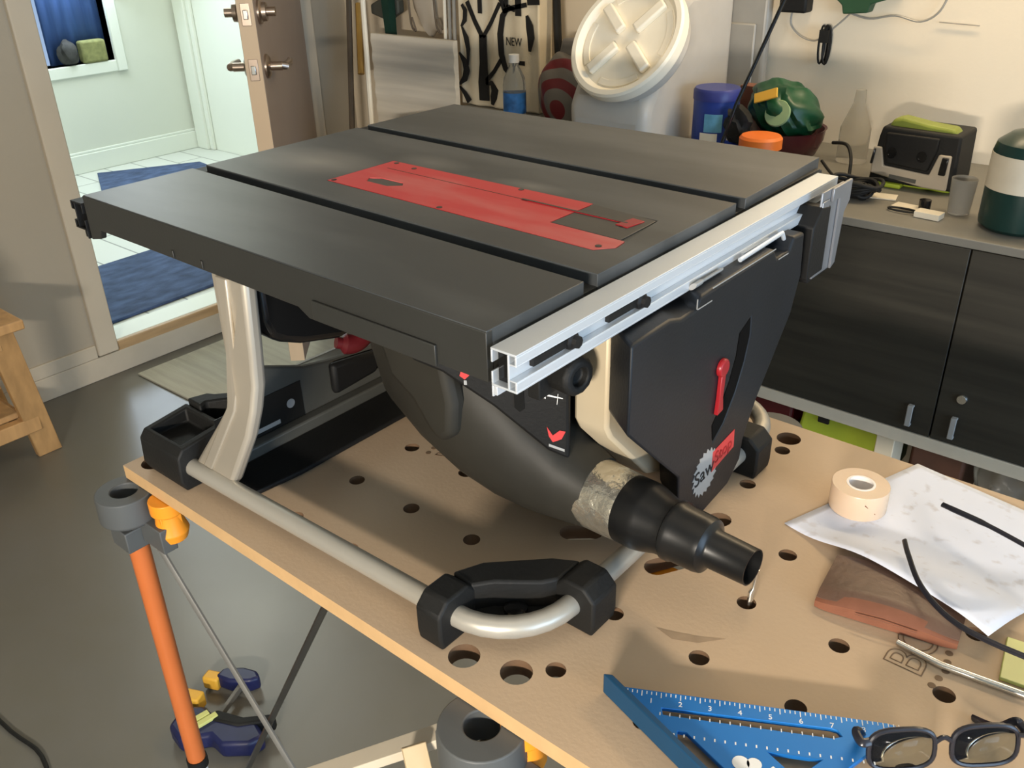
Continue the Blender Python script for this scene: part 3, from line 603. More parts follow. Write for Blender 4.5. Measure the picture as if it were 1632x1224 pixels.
b = new(); fprism(b, [(.106, .905), (.106, .902), (.122, .896), (.122, .899)]); obj('warning_text_line', b, M['palegrey'], saw)
b = new(); fprism(b, [(.020, .987), (.026, .987), (.028, .981), (.023, .976), (.018, .980)]); obj('warning_mark', b, M['redprint'], saw)
b = new(); fprism(b, [(.022, .975), (.025, .975), (.025, .970), (.022, .970)]); fprism(b, [(.030, .985), (.036, .982), (.036, .984), (.030, .988)]); obj('warning_text_line', b, M['palegrey'], saw)
b = new(); fprism(b, [(.070, .992), (.080, .992), (.082, .945), (.077, .941), (.072, .946)]); obj('tilt_slot', b, M['gloss'], saw)
# rear panel with label
b = new(); prism(b, [(.035, .768), (.045, .885), (.07, .882), (.11, .866), (.15, .850), (.19, .842), (.23, .838), (.27, .836), (.34, .84), (.50, .85), (.50, .768)], 'x', -.162, -.150); rp = obj('rear_panel', b, M['plategrey'], saw, bevel=.003)
b = new(); box(b, -.1495, -.1488, .005, .138, .782, .835); obj('rating_label', b, M['labelblack'], saw)
b = new(); lathe(b, [(0, 0), (.0065, 0), (.0065, .0006), (0, .0006)], (-.1488, .118, .809), (1, 0, 0), n=20); obj('label_mark', b, M['palegrey'], saw)
b = new(); box(b, -.1488, -.1482, .035, .098, .788, .794); box(b, -.1488, -.1482, .03, .055, .822, .827); obj('label_text_bar', b, M['palegrey'], saw)
b = new(); prism(b, [(.185, .795), (.262, .800), (.27, .812), (.268, .832), (.185, .842)], 'x', -.150, -.136); obj('cord_wrap', b, M['black'], saw, bevel=.006)
b = new(); prism(b, [(.02, .7605), (.02, .783), (.5, .783), (.5, .7605)], 'x', -.15, -.132); obj('base_rail', b, M['plategrey'], saw, bevel=.003); b = new(); prism(b, [(-.132, -.005), (-.07, -.012), (-.062, .06), (-.062, .50), (-.132, .50)], 'z', .7612, .768); obj('base_tray_and_shadow', b, M['black'], saw, bevel=.002)  # black tray sheet also stands for the shadow beside the rail
# tube base frame
r = .0110; zc = .7886
P = [(-.20, -.036, zc), (-.05, -.033, zc), (.15, -.028, zc), (.255, -.026, zc)]
for k in range(9):
    a = math.radians(-90+k*90/8); P.append((.283+.078*math.cos(a), .052+.078*math.sin(a), zc))
P += [(.362, .12, zc), (.362, .25, zc), (.362, .40, zc)]
for k in range(9):
    a = math.radians(k*90/8); P.append((.285+.077*math.cos(a), .443+.077*math.sin(a), zc))
P += [(.15, .52, zc), (-.18, .52, zc)]
b = new(); tube(b, P, r, 20); obj('base_tube', b, M['tube'], saw, smooth=60)
# silver support legs
def legshape(b):
    for v in b.verts:
        v.co.x -= .019*max(0, min(1, (v.co.z-.79)/.11)); v.co.y -= max(0, (.93-v.co.z))*.20
b = new(); prism(b, [(-.056, 1.06), (.006, 1.06), (-.004, .965), (-.008, .925), (-.012, .895), (-.026, .862), (-.066, .797), (-.076, .787), (-.147, .787), (-.140, .800), (-.085, .862), (-.066, .885), (-.060, .925)], 'y', -.006, .012); legshape(b)
obj('support_leg', b, M['leg'], saw, bevel=.006, seg=3)
b = new(); prism(b, [(-.044, 1.05), (-.024, 1.05), (-.038, .925), (-.044, .888), (-.105, .80), (-.122, .80), (-.058, .890), (-.052, .925)], 'y', -.0085, -.004); legshape(b)
obj('leg_rib', b, M['leg'], saw, bevel=.002)
# corner feet
def foot(mx=None):
    b = new(); F = mx or (lambda x, y: (x, y))
    def oct_block(x0, x1, y0, y1, z0, z1, ax):
        c = .013
        if ax == 'x': v = prism(b, [(y0+.002, z0), (y1-.002, z0), (y1, z0+c*.5), (y1, z1-c), (y1-c, z1), (y0+c, z1), (y0, z1-c), (y0, z0+c)], 'x', x0, x1)
        else: v = prism(b, [(x0+.002, z0), (x1-.002, z0), (x1, z0+c), (x1, z1-c), (x1-c, z1), (x0+c, z1), (x0, z1-c), (x0, z0+c)], 'y', y0, y1)
    oct_block(.254, .286, -.051, .004, ZB+.0005, .815, 'x'); oct_block(.338, .388, .054, .094, ZB+.0005, .815, 'y')
    prism(b, [(.256, .0), (.284, -.004), (.298, .014), (.335, .042), (.345, .056), (.345, .092), (.320, .078), (.270, .030)], 'z', .775, .811)
    prism(b, [(.280, -.012), (.30, -.012), (.346, .040), (.346, .070), (.33, .07), (.29, .03)], 'z', .7605, .780)
    for v in b.verts: v.co.x, v.co.y = F(v.co.x, v.co.y)
    f = obj('corner_foot', b, M['rubber'], saw, bevel=.003)
    b = new(); x, y = F(.318, .022); lathe(b, [(0, 0), (.012, 0), (.012, .005), (.007, .007), (0, .007)], (x, y, .780), n=20); obj('foot_screw', b, M['gloss'], f)
foot(); foot(lambda x, y: (x, .489-y))
# rear left foot with recess
b = new(); prism(b, [(-.049, .7605), (-.055, .775), (-.053, .808), (-.045, .818), (.018, .826), (.022, .7605)], 'x', -.233, -.146); f3 = obj('corner_foot', b, M['rubber'], saw, bevel=.003)
c = new(); box(c, -.222, -.158, -.040, .010, .806, .85); cut(f3, c)
b = new(); prism(b, [(-.233, .02), (-.225, .045), (-.215, .05), (-.15, .12), (-.15, .105), (-.205, .03), (-.2, .018)], 'z', .7605, .832); box(b, -.245, -.233, -.02, -.008, .764, .776); obj('foot_arm', b, M['rubber'], saw, bevel=.003)

# ================================================================ THINGS ON THE BENCH
# speed square: 45 degree square, fence along one leg
A = Vector((.440, .006)); e = Vector((math.cos(math.radians(28.4)), math.sin(math.radians(28.4)))); f = Vector((math.cos(math.radians(-16.6)), math.sin(math.radians(-16.6)))); g = Vector((-f.y, f.x))
Lh = .252; Lf = Lh/math.sqrt(2); Bp = A+e*Lh; Cc = A+f*Lf
t = thing('speed_square', 'blue metal rafter square with white scale marks lying on the bench', 'square', (A.x, A.y, ZB))
def SP(u, v): p = A+f*u+g*v; return (p.x, p.y)   # u along fence, v away from fence
b = new(); prism(b, [SP(.004, .004), SP(Lf-.012, Lf-.014), SP(Lf-.006, Lf-.010), SP(Lf-.001, Lf-.016), SP(Lf, 0)], 'z', ZB+.009, ZB+.0135); sq = obj('square_plate', b, M['blue'], t)
c = new(); prism(c, [SP(.046, .020), SP(.052, .016), SP(.151, .115), SP(.154, .122), SP(.148, .124), SP(.143, .121)], 'z', ZB, ZB+.03)
prism(c, [SP(.072, .014), SP(.078, .009), SP(.165, .009), SP(.168, .014), SP(.165, .019), SP(.078, .019)], 'z', ZB, ZB+.03)
prism(c, [SP(.130, .060), SP(.160, .090), SP(.160, .060)], 'z', ZB, ZB+.03); cut(sq, c)
sq.modifiers.new('b', 'BEVEL').width = .0006
b = new(); prism(b, [SP(-.006, -.003), SP(Lf, -.003), SP(Lf, .003), SP(0, .003)], 'z', ZB+.0003, ZB+.024); obj('square_fence', b, M['deepblue'], t, bevel=.0012)
b = new()
zt_ = ZB+.0136
for k in range(56):
    s_ = .012+k*.0042; p = A+e*s_; q = Vector((e.y, -e.x)); L_ = .006 if k % 4 == 0 else .0035
    a0, a1 = p+q*.002, p+q*(.002+L_); ww = e*.0004
    b.faces.new([b.verts.new((*v, zt_)) for v in (a0-ww, a0+ww, a1+ww, a1-ww)])
    if k % 2 == 0 and k > 6:
        a0, a1 = p+q*.0235, p+q*.027; b.faces.new([b.verts.new((*v, zt_)) for v in (a0-ww, a0+ww, a1+ww, a1-ww)]) if k < 44 else None
    if k > 10 and k % 2 and k < 50:
        p2 = p+q*.044; b.faces.new([b.verts.new((*v, zt_)) for v in (p2-ww*1.5, p2+ww*1.5, p2+ww*1.5+q*.003, p2-ww*1.5+q*.003)])
obj('scale_marks', b, M['white'], t)
for k in range(1, 9):
    p = A+e*(.012+k*.0252)+Vector((e.y, -e.x))*.0125
    text('scale_number', str(k), .0075, frame((p.x, p.y, zt_), (e.x, e.y, 0), (-e.y, e.x, 0)), M['white'], t, ext=.0001)
p = A+f*.13+g*.036
b = new(); lathe(b, [(0, 0), (.007, 0), (.007, .0002), (0, .0002)], (*SP(.125, .034), zt_), n=20); lathe(b, [(0, 0), (.005, 0), (.006, .0002), (0, .0002)], (*SP(.132, .042), zt_), n=20)
prism(b, [SP(.142, .050), SP(.160, .050), SP(.160, .053), SP(.142, .053)], 'z', zt_, zt_+.0002); obj('logo_print', b, M['white'], t)

# papers
def sheet(name, c4, zf, label, cat, m, n=24, th=.0004):
    b = new(); g_ = []
    P1, P2, P3, P4 = [Vector(p) for p in c4]
    for i in range(n+1):
        row = []
        for j in range(n+1):
            u, v = i/n, j/n; p = P1*(1-u)*(1-v)+P2*(1-u)*v+P3*u*v+P4*u*(1-v); row.append(b.verts.new((p.x, p.y, zf(p.x, p.y, u, v))))
        g_.append(row)
    for i in range(n):
        for j in range(n): b.faces.new([g_[i][j], g_[i+1][j], g_[i+1][j+1], g_[i][j+1]])
    o = obj(name, b, m, smooth=80); s_ = o.modifiers.new('s', 'SOLIDIFY'); s_.thickness = th; return tag(o, label, cat)
def zf(x, y, u, v):
    wal = math.exp(-(((x-.605)/.10)**4+((y-.275)/.075)**4))
    return ZB+.0012+.0225*wal+.004*math.sin(u*3)*math.sin(v*3.1)
pm = mat('printed_paper', (.78, .78, .84), .8, noise=0)
nt = pm.node_tree; bn = nt.nodes['Principled BSDF']; tc = nt.nodes.new('ShaderNodeTexCoord'); nz = nt.nodes.new('ShaderNodeTexNoise'); nz.inputs['Scale'].default_value = 55; nz.inputs['Detail'].default_value = 3
rp_ = nt.nodes.new('ShaderNodeValToRGB'); rp_.color_ramp.elements[0].position = .28; rp_.color_ramp.elements[0].color = (.60, .60, .66, 1); rp_.color_ramp.elements[1].position = .42; rp_.color_ramp.elements[1].color = (.74, .78, .90, 1)  # blue tint in the sheet's colour stands for daylight falling on it
nt.links.new(tc.outputs['Object'], nz.inputs['Vector']); nt.links.new(nz.outputs['Fac'], rp_.inputs[0]); nt.links.new(rp_.outputs[0], bn.inputs['Base Color'])
sheet('paper_sheet', [(.453, .337), (.530, .552), (.745, .510), (.684, .272)], zf, 'large white printed paper sheet curling over the brown wallet', 'paper', pm)
b = new(); box(b, .70, .79, .245, .305, ZB+.0004, ZB+.004, rot=Rz(8)); tag(obj('plastic_packet', b, M['limeclear'], bevel=.001), 'translucent lime packet at the right edge of the bench', 'packet')
# tape roll
t = thing('tape_roll', 'roll of clear adhesive tape standing flat beside the paper', 'tape', (.505, .418, ZB))
b = new(); lathe(b, [(.016, .0008), (.0315, .0008), (.032, .002), (.032, .031), (.0315, .032), (.016, .032)], (.505, .418, ZB+.0018), n=48, closed=True); obj('tape', b, M['tape'], t)
b = new(); lathe(b, [(.0135, .0), (.016, .0), (.016, .0325), (.0135, .0325)], (.505, .418, ZB+.0018), n=40, closed=True); obj('tape_core', b, M['tapecore'], t)
b = new(); tube(b, [(.5215, .3905, .785), (.531, .400, .772)], .0007, 6); obj('tear_mark', b, M['walletedge'], t)
# wallet
t = thing('wallet', 'worn brown leather wallet half under the white paper', 'wallet', (.60, .26, ZB))
WA, WB, WD = Vector((.535, .226)), Vector((.664, .252)), Vector((-.010, .082))
def wz(u, v): return .0035+.0185*max(0, math.sin(math.pi*(.10+.84*u)))**.7*(1-.45*v)*min(1, .55+v*4)
def wlay(name, z0f, z1f, m, inset):
    b = new(); n, mm = 20, 8; G = [[], []]
    for L_, zf_ in ((0, z0f), (1, z1f)):
        for a in range(n+1):
            row = []
            for c_ in range(mm+1):
                u, v = a/n, c_/mm; rd = .018*(max(0, .12-u)/.12)**2+.018*(max(0, u-.88)/.12)**2
                p = WA+(WB-WA)*u+WD*(inset+v*(1-inset))*(1-rd*2)+Vector((0, rd*.15)); row.append(b.verts.new((p.x, p.y, ZB+zf_(u, v))))
            G[L_].append(row)
    for a in range(n):
        for c_ in range(mm):
            b.faces.new([G[1][a][c_], G[1][a+1][c_], G[1][a+1][c_+1], G[1][a][c_+1]]); b.faces.new([G[0][a][c_], G[0][a][c_+1], G[0][a+1][c_+1], G[0][a+1][c_]])
        b.faces.new([G[0][a][0], G[0][a+1][0], G[1][a+1][0], G[1][a][0]]); b.faces.new([G[0][a][mm], G[1][a][mm], G[1][a+1][mm], G[0][a+1][mm]])
    for c_ in range(mm):
        b.faces.new([G[0][0][c_], G[1][0][c_], G[1][0][c_+1], G[0][0][c_+1]]); b.faces.new([G[0][n][c_], G[0][n][c_+1], G[1][n][c_+1], G[1][n][c_]])
    return obj(name, b, m, t, smooth=50)
wlay('wallet_pouch', lambda u, v: .0008, wz, M['walletedge'], 0)
wlay('wallet_flap', lambda u, v: wz(u, v)+.0002, lambda u, v: wz(u, v)+.0022, M['wallet'], .05)
b = new(); tube(b, [(.575, .2285, ZB+.012), (.60, .2335, ZB+.0135), (.63, .2395, ZB+.012)], .0007, 6); obj('wallet_seam', b, M['walletedge'], t)

# metal rod / pen
b = new(); tube(b, [(.618, .226, ZB+.004), (.660, .222, ZB+.004), (.74, .232, ZB+.004), (.80, .240, ZB+.004)], [.003, .0035, .0035, .0035], 12)
tag(obj('metal_rod', b, M['steel']), 'thin shiny metal rod on the bench in front of the wallet', 'rod')
# driver bit standing in a dog hole
b = new(); tube(b, [(.482, .194, ZB-.012), (.482, .196, ZB+.012), (.483, .198, ZB+.016), (.484, .199, ZB+.040)], [.0032, .0032, .0022, .0022], 10)
tag(obj('driver_bit', b, M['steel']), 'small shiny driver bit standing in a dog hole below the nozzle', 'bit')
# spectacles
def lensring(P0, right, up, w, h, name, parent, m, r=.0022):
    pts = []; R3 = Vector(right); U3 = Vector(up)
    for k in range(33):
        a = 2*math.pi*k/32; ca, sa = math.cos(a), math.sin(a); e_ = .65
        pts.append(Vector(P0)+R3*w/2*math.copysign(abs(ca)**e_, ca)+U3*h/2*math.copysign(abs(sa)**e_, sa))
    b = new(); tube(b, pts, r, 8, cap=False); o = obj(name, b, m, parent); 
    b = new(); vs = [b.verts.new(p) for p in pts[:-1]]; b.faces.new(vs); o2 = obj('lens', b, M['lens'], parent); s_ = o2.modifiers.new('s', 'SOLIDIFY'); s_.thickness = .001
def glasses(origin, ang, label, flip=1, tl=.135, spread=.13, temples=True):
    t = thing('spectacles', label, 'glasses', origin)
    O = Vector(origin); rt = Vector((math.cos(ang), math.sin(ang), 0)); fw = Vector((-math.sin(ang), math.cos(ang), 0)); up = Vector((0, 0, 1))
    uu = (up*.93+fw*.25).normalized()
    for sg in (-1, 1): lensring(O+rt*sg*.034+uu*.020, rt, uu, .054, .036, 'rim', t, M['specs'])
    b = new(); tube(b, smoothpath([O-rt*.008+uu*.024, O+uu*.029, O+rt*.008+uu*.024], 4), .0022, 8); obj('bridge', b, M['specs'], t)
    for sg in (-1, 1):
        b = new(); s0 = O+rt*sg*.063+uu*.028
        tube(b, smoothpath([O+rt*sg*.060+uu*.028, s0+rt*sg*.004, s0+rt*sg*.005+fw*.01, s0+fw*tl*.65+rt*sg*.002, s0+fw*tl-up*.014-rt*sg*.006, s0+fw*(tl+.022)-up*.028-rt*sg*.012], 5), .0023, 8, flat=1.6)
        obj('temple', b, M['specs'], t)
glasses((.695, .108, ZB+.0024), math.radians(42), 'dark-framed spectacles at the bottom edge of the bench beside the blue square', tl=.02)
t = thing('spectacles', 'spectacles with dark curved temples lying open over the white paper', 'glasses', (.76, .30, ZB))
b = new(); tube(b, smoothpath([(.589, .438, .790), (.601, .432, .7925), (.640, .418, .797), (.686, .399, .800), (.76, .37, .802)], 6), [.0030]*6+[.0032]*6+[.0026]*13, 10, flat=.6); obj('temple', b, M['specs'], t)
b = new(); tube(b, smoothpath([(.578, .349, .790), (.590, .325, .7915), (.615, .285, .792), (.650, .255, .7925), (.69, .240, .797), (.76, .235, .802)], 6), .0028, 10, flat=.6); obj('temple', b, M['specs'], t)
for y0 in (.268, .335): lensring((.775, y0, .785), Vector((.15, 1, 0)).normalized(), Vector((.2, 0, 1)).normalized(), .054, .036, 'rim', t, M['specs'])
b = new(); tube(b, [(.775, .297, .79), (.776, .303, .79)], .002, 8); obj('bridge', b, M['specs'], t)

# ================================================================ QUICK CLAMPS ON THE FLOOR
def clamp(loc, ang, label, big):
    t = thing('bar_clamp', label, 'clamp', loc, 'quick clamps on the concrete floor')
    Mx = Matrix.Translation(loc) @ Matrix.Rotation(ang, 4, 'Z')
    def put(name, bm, m, bv=.003):
        bmesh.ops.transform(bm, matrix=Mx, verts=bm.verts); return obj(name, bm, m, t, bevel=bv)
    b = new(); box(b, -.004, .004, -.03, .125, .012, .026); put('clamp_bar', b, M['grey_rod'], .001)
    b = new(); prism(b, [(-.055, .105), (-.02, .10), (.02, .11), (.035, .125), (.02, .140), (-.01, .142), (-.05, .130)], 'z', .004, .036); put('fixed_jaw', b, M['navy'], .006)
    b = new(); box(b, -.080, -.046, .095, .120, .004, .034); put('jaw_pad', b, M['yellow'], .004)
    if big:
        b = new(); prism(b, [(-.07, .02), (-.03, .03), (.02, .01), (.09, .02), (.12, -.005), (.10, -.03), (.05, -.045), (.02, -.03), (-.03, -.055), (-.07, -.03)], 'z', .003, .040); put('sliding_jaw', b, M['navy'], .008)
        b = new(); prism(b, [(.0, .025), (.06, .022), (.115, .045), (.12, .03), (.06, .0), (.0, .0)], 'z', .012, .044); put('trigger_grip', b, M['rubber'], .005)
        b = new(); box(b, -.088, -.05, .035, .062, .004, .04); put('jaw_pad', b, M['yellow'], .004)
        for k in (0, 1):
            b = new(); box(b, -.030+.018*k, -.018+.018*k, -.035, .018, .040, .047, rot=Rz(-32)); put('release_label', b, M['paleyellow'], .001)
clamp((-.475, .050, 0), math.radians(24), 'navy and yellow quick clamp on the concrete below the bench', True)

# ================================================================ CABINETS ALONG THE RIGHT WALL
YC = 1.35; ZC0 = .345; ZC1 = .785
def cab(x0, x1, label, handles=True):
    t = thing('wall_cabinet', label, 'cabinet', ((x0+x1)/2, 1.6, ZC0), 'dark cabinets under the greige worktop')
    b = new(); box(b, x0, x1, YC+.002, YR-.003, ZC0, ZC1); obj('cabinet_body', b, M['cabinet'], t)
    b = new(); box(b, x0, x1, YC-.02, YC+.003, ZC0-.018, ZC0+.012); obj('bottom_trim', b, M['corr2'], t, bevel=.001, label='greige bottom rail')
    xm = (x0+x1)/2
    for a0, a1, sg in ((x0+.002, xm-.0015, 1), (xm+.0015, x1-.002, -1)):
        b = new(); box(b, a0, a1, YC-.018, YC, ZC0+.014, ZC1-.004); d = obj('cabinet_door', b, M['cabinet'], t, bevel=.0012)
        hx = (a1-.045) if sg == 1 else (a0+.040)
        b = new(); box(b, hx-.006, hx+.006, YC-.030, YC-.025, .375, .425); box(b, hx-.006, hx+.006, YC-.026, YC-.018, .420, .425); box(b, hx-.006, hx+.006, YC-.026, YC-.018, .375, .380); obj('handle', b, M['palegrey'], d, bevel=.0015, label='pale metal pull handle')
        if sg == -1 and handles:
            b = new(); lathe(b, [(0, 0), (.011, 0), (.011, .003), (.009, .006), (0, .006)], (hx+.004, YC-.018, .468), (0, -1, 0), n=24); obj('cabinet_lock', b, M['steel'], d)
cab(-.185, .925, 'dark wood-grain wall cabinet right of the table saw with two handles')
cab(-1.30, -.19, 'dark wood-grain wall cabinet hidden mostly behind the table saw', False)
b = new(); box(b, -1.31, 1.35, YC-.03, YR-.002, ZC1+.0005, .803); tag(obj('worktop', b, M['cabtrim'], bevel=.002), 'greige worktop running over the dark cabinets', 'worktop')
ZW = .8035
b = new(); box(b, .262, .302, 1.34, 1.42, .10, .326); box(b, -.9, -.86, 1.34, 1.42, .10, .326); box(b, -1.3, 1.3, 1.28, 1.86, .08, .10); box(b, -1.3, -1.26, 1.3, 1.86, 0, .08); box(b, 1.26, 1.3, 1.3, 1.86, 0, .08); tag(obj('shelf_stand', b, mat('cream_painted_steel', (.62, .54, .40), .5, noise=.04), bevel=.002), 'cream steel shelf stand under the dark cabinets', 'shelf')
# things on the lower shelf
def crate(name, x0, x1, y0, y1, z0, z1, m, label, cat, bv=.008): b = new(); box(b, x0, x1, y0, y1, z0, z1); return tag(obj(name, b, m, bevel=bv), label, cat)
crate('storage_box', -.25, .035, 1.42, 1.75, .1005, .31, M['bowl'], 'dark maroon box on the lower shelf left of the lime bag', 'box')
crate('storage_box', .31, .43, 1.46, 1.75, .1005, .31, M['bronze'], 'dark brown box on the lower shelf right of the cream post', 'box')
t = thing('tool_bag', 'lime green tool bag with dark base on the lower shelf', 'bag', (.15, 1.5, .1))
b = new(); prism(b, [(.06, .235), (.25, .225), (.255, .29), (.21, .30), (.17, .315), (.10, .316), (.07, .315)], 'y', 1.40, 1.66); obj('bag_body', b, M['lime'], t, bevel=.008)
b = new(); box(b, .05, .257, 1.398, 1.66, .1005, .24); obj('bag_base', b, mat('dark_green_fabric', (.03, .045, .012), .8, noise=.2), t, bevel=.006)
b = new(); box(b, .108, .135, 1.392, 1.399, .275, .305); obj('buckle', b, M['rubber'], t, bevel=.002)
b = new(); bmesh.ops.create_icosphere(b, subdivisions=4, radius=1)
for v in b.verts:
    d = 1+.10*math.sin(v.co.x*9+v.co.z*5)*math.sin(v.co.y*7); v.co = Vector((v.co.x*.075*d, v.co.y*.12*d, v.co.z*.085*d))+Vector((.517, 1.55, .205))
tag(obj('plastic_bag', b, M['foggy']), 'crumpled cloudy plastic bag on the lower shelf', 'bag')
t = thing('glass_jar', 'glossy dark glass jar lying on the lower shelf at right', 'jar', (.62, 1.45, .1))
b = new(); lathe(b, [(0, 0), (.050, 0), (.055, .01), (.055, .16), (.04, .18), (.04, .20), (0, .20)], (.64, 1.46, .1005)); obj('jar_body', b, M['gloss'], t)
b = new(); lathe(b, [(0, .2), (.042, .2), (.042, .212), (0, .212)], (.64, 1.46, .1005)); obj('jar_lid', b, M['steel'], t)
crate('storage_box', .70, 1.0, 1.42, 1.72, .1005, .26, M['gloss'], 'glossy black case at the right end of the lower shelf', 'box')

# ---- things on the worktop
# pet food container with round screw lid
t = thing('food_container', 'white food storage container with big round screw lid facing out', 'container', (-.52, 1.65, ZW))
b = new(); prism(b, [(1.44, ZW), (1.43, .925), (1.445, .95), (1.585, 1.17), (1.62, 1.19), (1.86, 1.19), (1.86, ZW)], 'x', -.672, -.435); obj('container_body', b, M['bucket'], t, bevel=.03, seg=4)
lc = Vector((-.528, 1.512, 1.068)); ln = Vector((-.07, -.82, .57)).normalized()
b = new(); lathe(b, [(.0, -.02), (.145, -.02), (.145, .012), (0, .012)], lc, ln, n=56); obj('neck_ring', b, M['bucket'], t, bevel=.003)
b = new(); lathe(b, [(0, .012), (.154, .012), (.157, .016), (.157, .040), (.152, .046), (.140, .046), (.133, .038), (.128, .030), (0, .030)], lc, ln, n=64); lid = obj('screw_lid', b, M['white_plastic'], t)
b = new(); up3 = Vector((0, 0, 1)); r3 = ln.cross(up3).normalized(); u3 = r3.cross(ln).normalized()
FR = Matrix.Identity(4)
for i in range(3): FR[i][0] = r3[i]; FR[i][1] = u3[i]; FR[i][2] = ln[i]; FR[i][3] = lc[i]
for k in range(4):
    a = math.radians(38+k*90); bb = new()
    vs = box(bb, .028, .118, -.014, .014, .028, .046); bmesh.ops.rotate(bb, verts=bb.verts, cent=(0, 0, 0), matrix=Matrix.Rotation(a, 3, 'Z')); bmesh.ops.transform(bb, matrix=FR, verts=bb.verts)
    obj('lid_grip', bb, M['white_plastic'], lid, bevel=.005, seg=3)
bb = new(); 
for k in range(4):
    a0 = math.radians(50+k*90); pts = [(r_*math.cos(a0+q*math.radians(56)), r_*math.sin(a0+q*math.radians(56))) for r_, seq in ((.125, [i/8 for i in range(9)]), (.108, [1-i/8 for i in range(9)])) for q in seq]
    prism(bb, pts, 'z', .029, .033)
bmesh.ops.transform(bb, matrix=FR, verts=bb.verts); obj('lid_ridge', bb, M['white_plastic'], lid, bevel=.001)
b.free()
# grey bin behind
t = thing('storage_bin', 'grey translucent plastic bin lid standing behind the food container', 'bin', (-.41, 1.88, ZW))
b = new(); prism(b, [(-.47, ZW), (-.345, ZW), (-.345, 1.19), (-.365, 1.21), (-.47, 1.21)], 'y', 1.865, 1.895); obj('bin_body', b, M['bin'], t, bevel=.012, seg=3)
b = new(); box(b, -.455, -.375, 1.857, 1.866, .83, 1.09); obj('bin_panel', b, M['bin'], t, bevel=.006)
crate('carton', -.325, -.283, 1.70, 1.74, ZW, .965, M['walletedge'], 'small orange-brown carton in front of the grey bin', 'box', .002)
# blue tub of wipes
t = thing('wipes_tub', 'round blue tub with pale labels beside the food container', 'tub', (-.33, 1.56, ZW))
b = new(); lathe(b, [(0, 0), (.054, 0), (.056, .005), (.056, .105), (0, .105)], (-.335, 1.60, .842), n=40); obj('tub_body', b, M['bluetub'], t)
b = new(); lathe(b, [(0, .105), (.058, .105), (.058, .126), (.054, .132), (0, .132)], (-.335, 1.60, .842), n=40); obj('tub_lid', b, mat('violet_blue_lid', (.035, .045, .22), .4, noise=.04), t)
def curved(parent, cx, cy, r, a0, a1, z0, z1, m, name='tub_label'):
    b = new(); n = 10; A = [(cx+r*math.cos(math.radians(a0+(a1-a0)*i/n)), cy+r*math.sin(math.radians(a0+(a1-a0)*i/n))) for i in range(n+1)]
    A2 = [(cx+(r-.002)*math.cos(math.radians(a0+(a1-a0)*i/n)), cy+(r-.002)*math.sin(math.radians(a0+(a1-a0)*i/n))) for i in range(n+1)]
    prism(b, A+A2[::-1], 'z', z0, z1); return obj(name, b, m, parent)
curved(t, -.335, 1.60, .0572, -90, -45, .875, .918, M['cyan']); curved(t, -.335, 1.60, .0572, -100, -55, .846, .872, M['white_plastic']); curved(t, -.335, 1.60, .0572, -30, 10, .855, .92, M['palegrey'])
b = new(); lathe(b, [(0, 0), (.060, 0), (.062, .005), (.062, .033), (.056, .038), (0, .038)], (-.325, 1.60, ZW)); tag(obj('storage_tin', b, M['bluetub']), 'wide blue tin under the blue wipes tub', 'tin')
# orange-lidded jar
t = thing('orange_jar', 'jar with bright orange lid just behind the saw table', 'jar', (-.13, 1.48, ZW))
b = new(); lathe(b, [(0, 0), (.040, 0), (.043, .07), (0, .07)], (-.155, 1.485, ZW)); obj('jar_body', b, M['cup'], t)
b = new(); lathe(b, [(0, .07), (.049, .07), (.049, .092), (.044, .098), (0, .098)], (-.155, 1.485, ZW)); obj('jar_lid', b, M['orangelid'], t)
# maroon bowl with green bag
t = thing('mixing_bowl', 'dark maroon bowl holding a green bag', 'bowl', (-.12, 1.66, ZW))
b = new(); lathe(b, [(0, 0), (.06, 0), (.085, .02), (.100, .055), (.103, .080), (.106, .082), (.100, .080), (.09, .05), (.07, .02), (0, .012)], (-.185, 1.665, ZW), n=44); obj('bowl_body', b, M['bowl'], t)
t = thing('green_bag', 'crumpled green bag with yellow label in the maroon bowl', 'bag', (-.12, 1.66, .88))
b = new(); bmesh.ops.create_icosphere(b, subdivisions=4, radius=1)
for v in b.verts:
    d = 1+.07*math.sin(v.co.x*7+1)*math.sin(v.co.y*6+v.co.z*5)+.03*math.sin(v.co.x*19+v.co.z*13); v.co = Vector((v.co.x*.088*d, v.co.y*.078*d, v.co.z*.066*d+.02*v.co.x*-1))+Vector((-.183, 1.665, .925))
obj('bag_body', b, M['greenbag'], t)
b = new(); box(b, -.235, -.175, 1.593, 1.598, .955, .979, rot=Ry(-20) @ Rx(-30)); obj('yellow_label', b, M['yellow'], t, bevel=.001)
b = new(); lathe(b, [(0, 0), (.032, 0), (.030, .004), (0, .006)], (-.170, 1.594, .930), (0, -.9, .4), n=28); obj('pale_label', b, mat('pale_green_label', (.25, .36, .18), .6, noise=.05), t)
b = new(); bmesh.ops.create_icosphere(b, subdivisions=3, radius=1)
for v in b.verts: v.co = Vector((v.co.x*.034, v.co.y*.022, v.co.z*.045))*(1+.15*math.sin(v.co.x*6+v.co.z*8))+Vector((-.247, 1.548, .900))
tag(obj('tool_pouch', b, M['rubber']), 'black rumpled pouch leaning against the green bag', 'pouch')
# black rod leaning diagonally
b = new(); tube(b, [(-.262, 1.465, .806), (-.251, 1.475, .86), (-.232, 1.50, .96), (-.151, 1.52, 1.186), (-.09, 1.54, 1.36)], .0045, 10); tag(obj('stick', b, M['gloss']), 'thin black rod leaning diagonally against the wall', 'rod')
# clear tapered bottle and plastic pieces
t = thing('clear_bottle', 'clear tapered bottle standing right of the green bag', 'bottle', (.02, 1.7, ZW))
b = new(); lathe(b, [(0, 0), (.036, 0), (.036, .08), (.014, .14), (.012, .17), (0, .17)], (-.035, 1.75, ZW)); obj('bottle_body', b, M['foggy'], t)
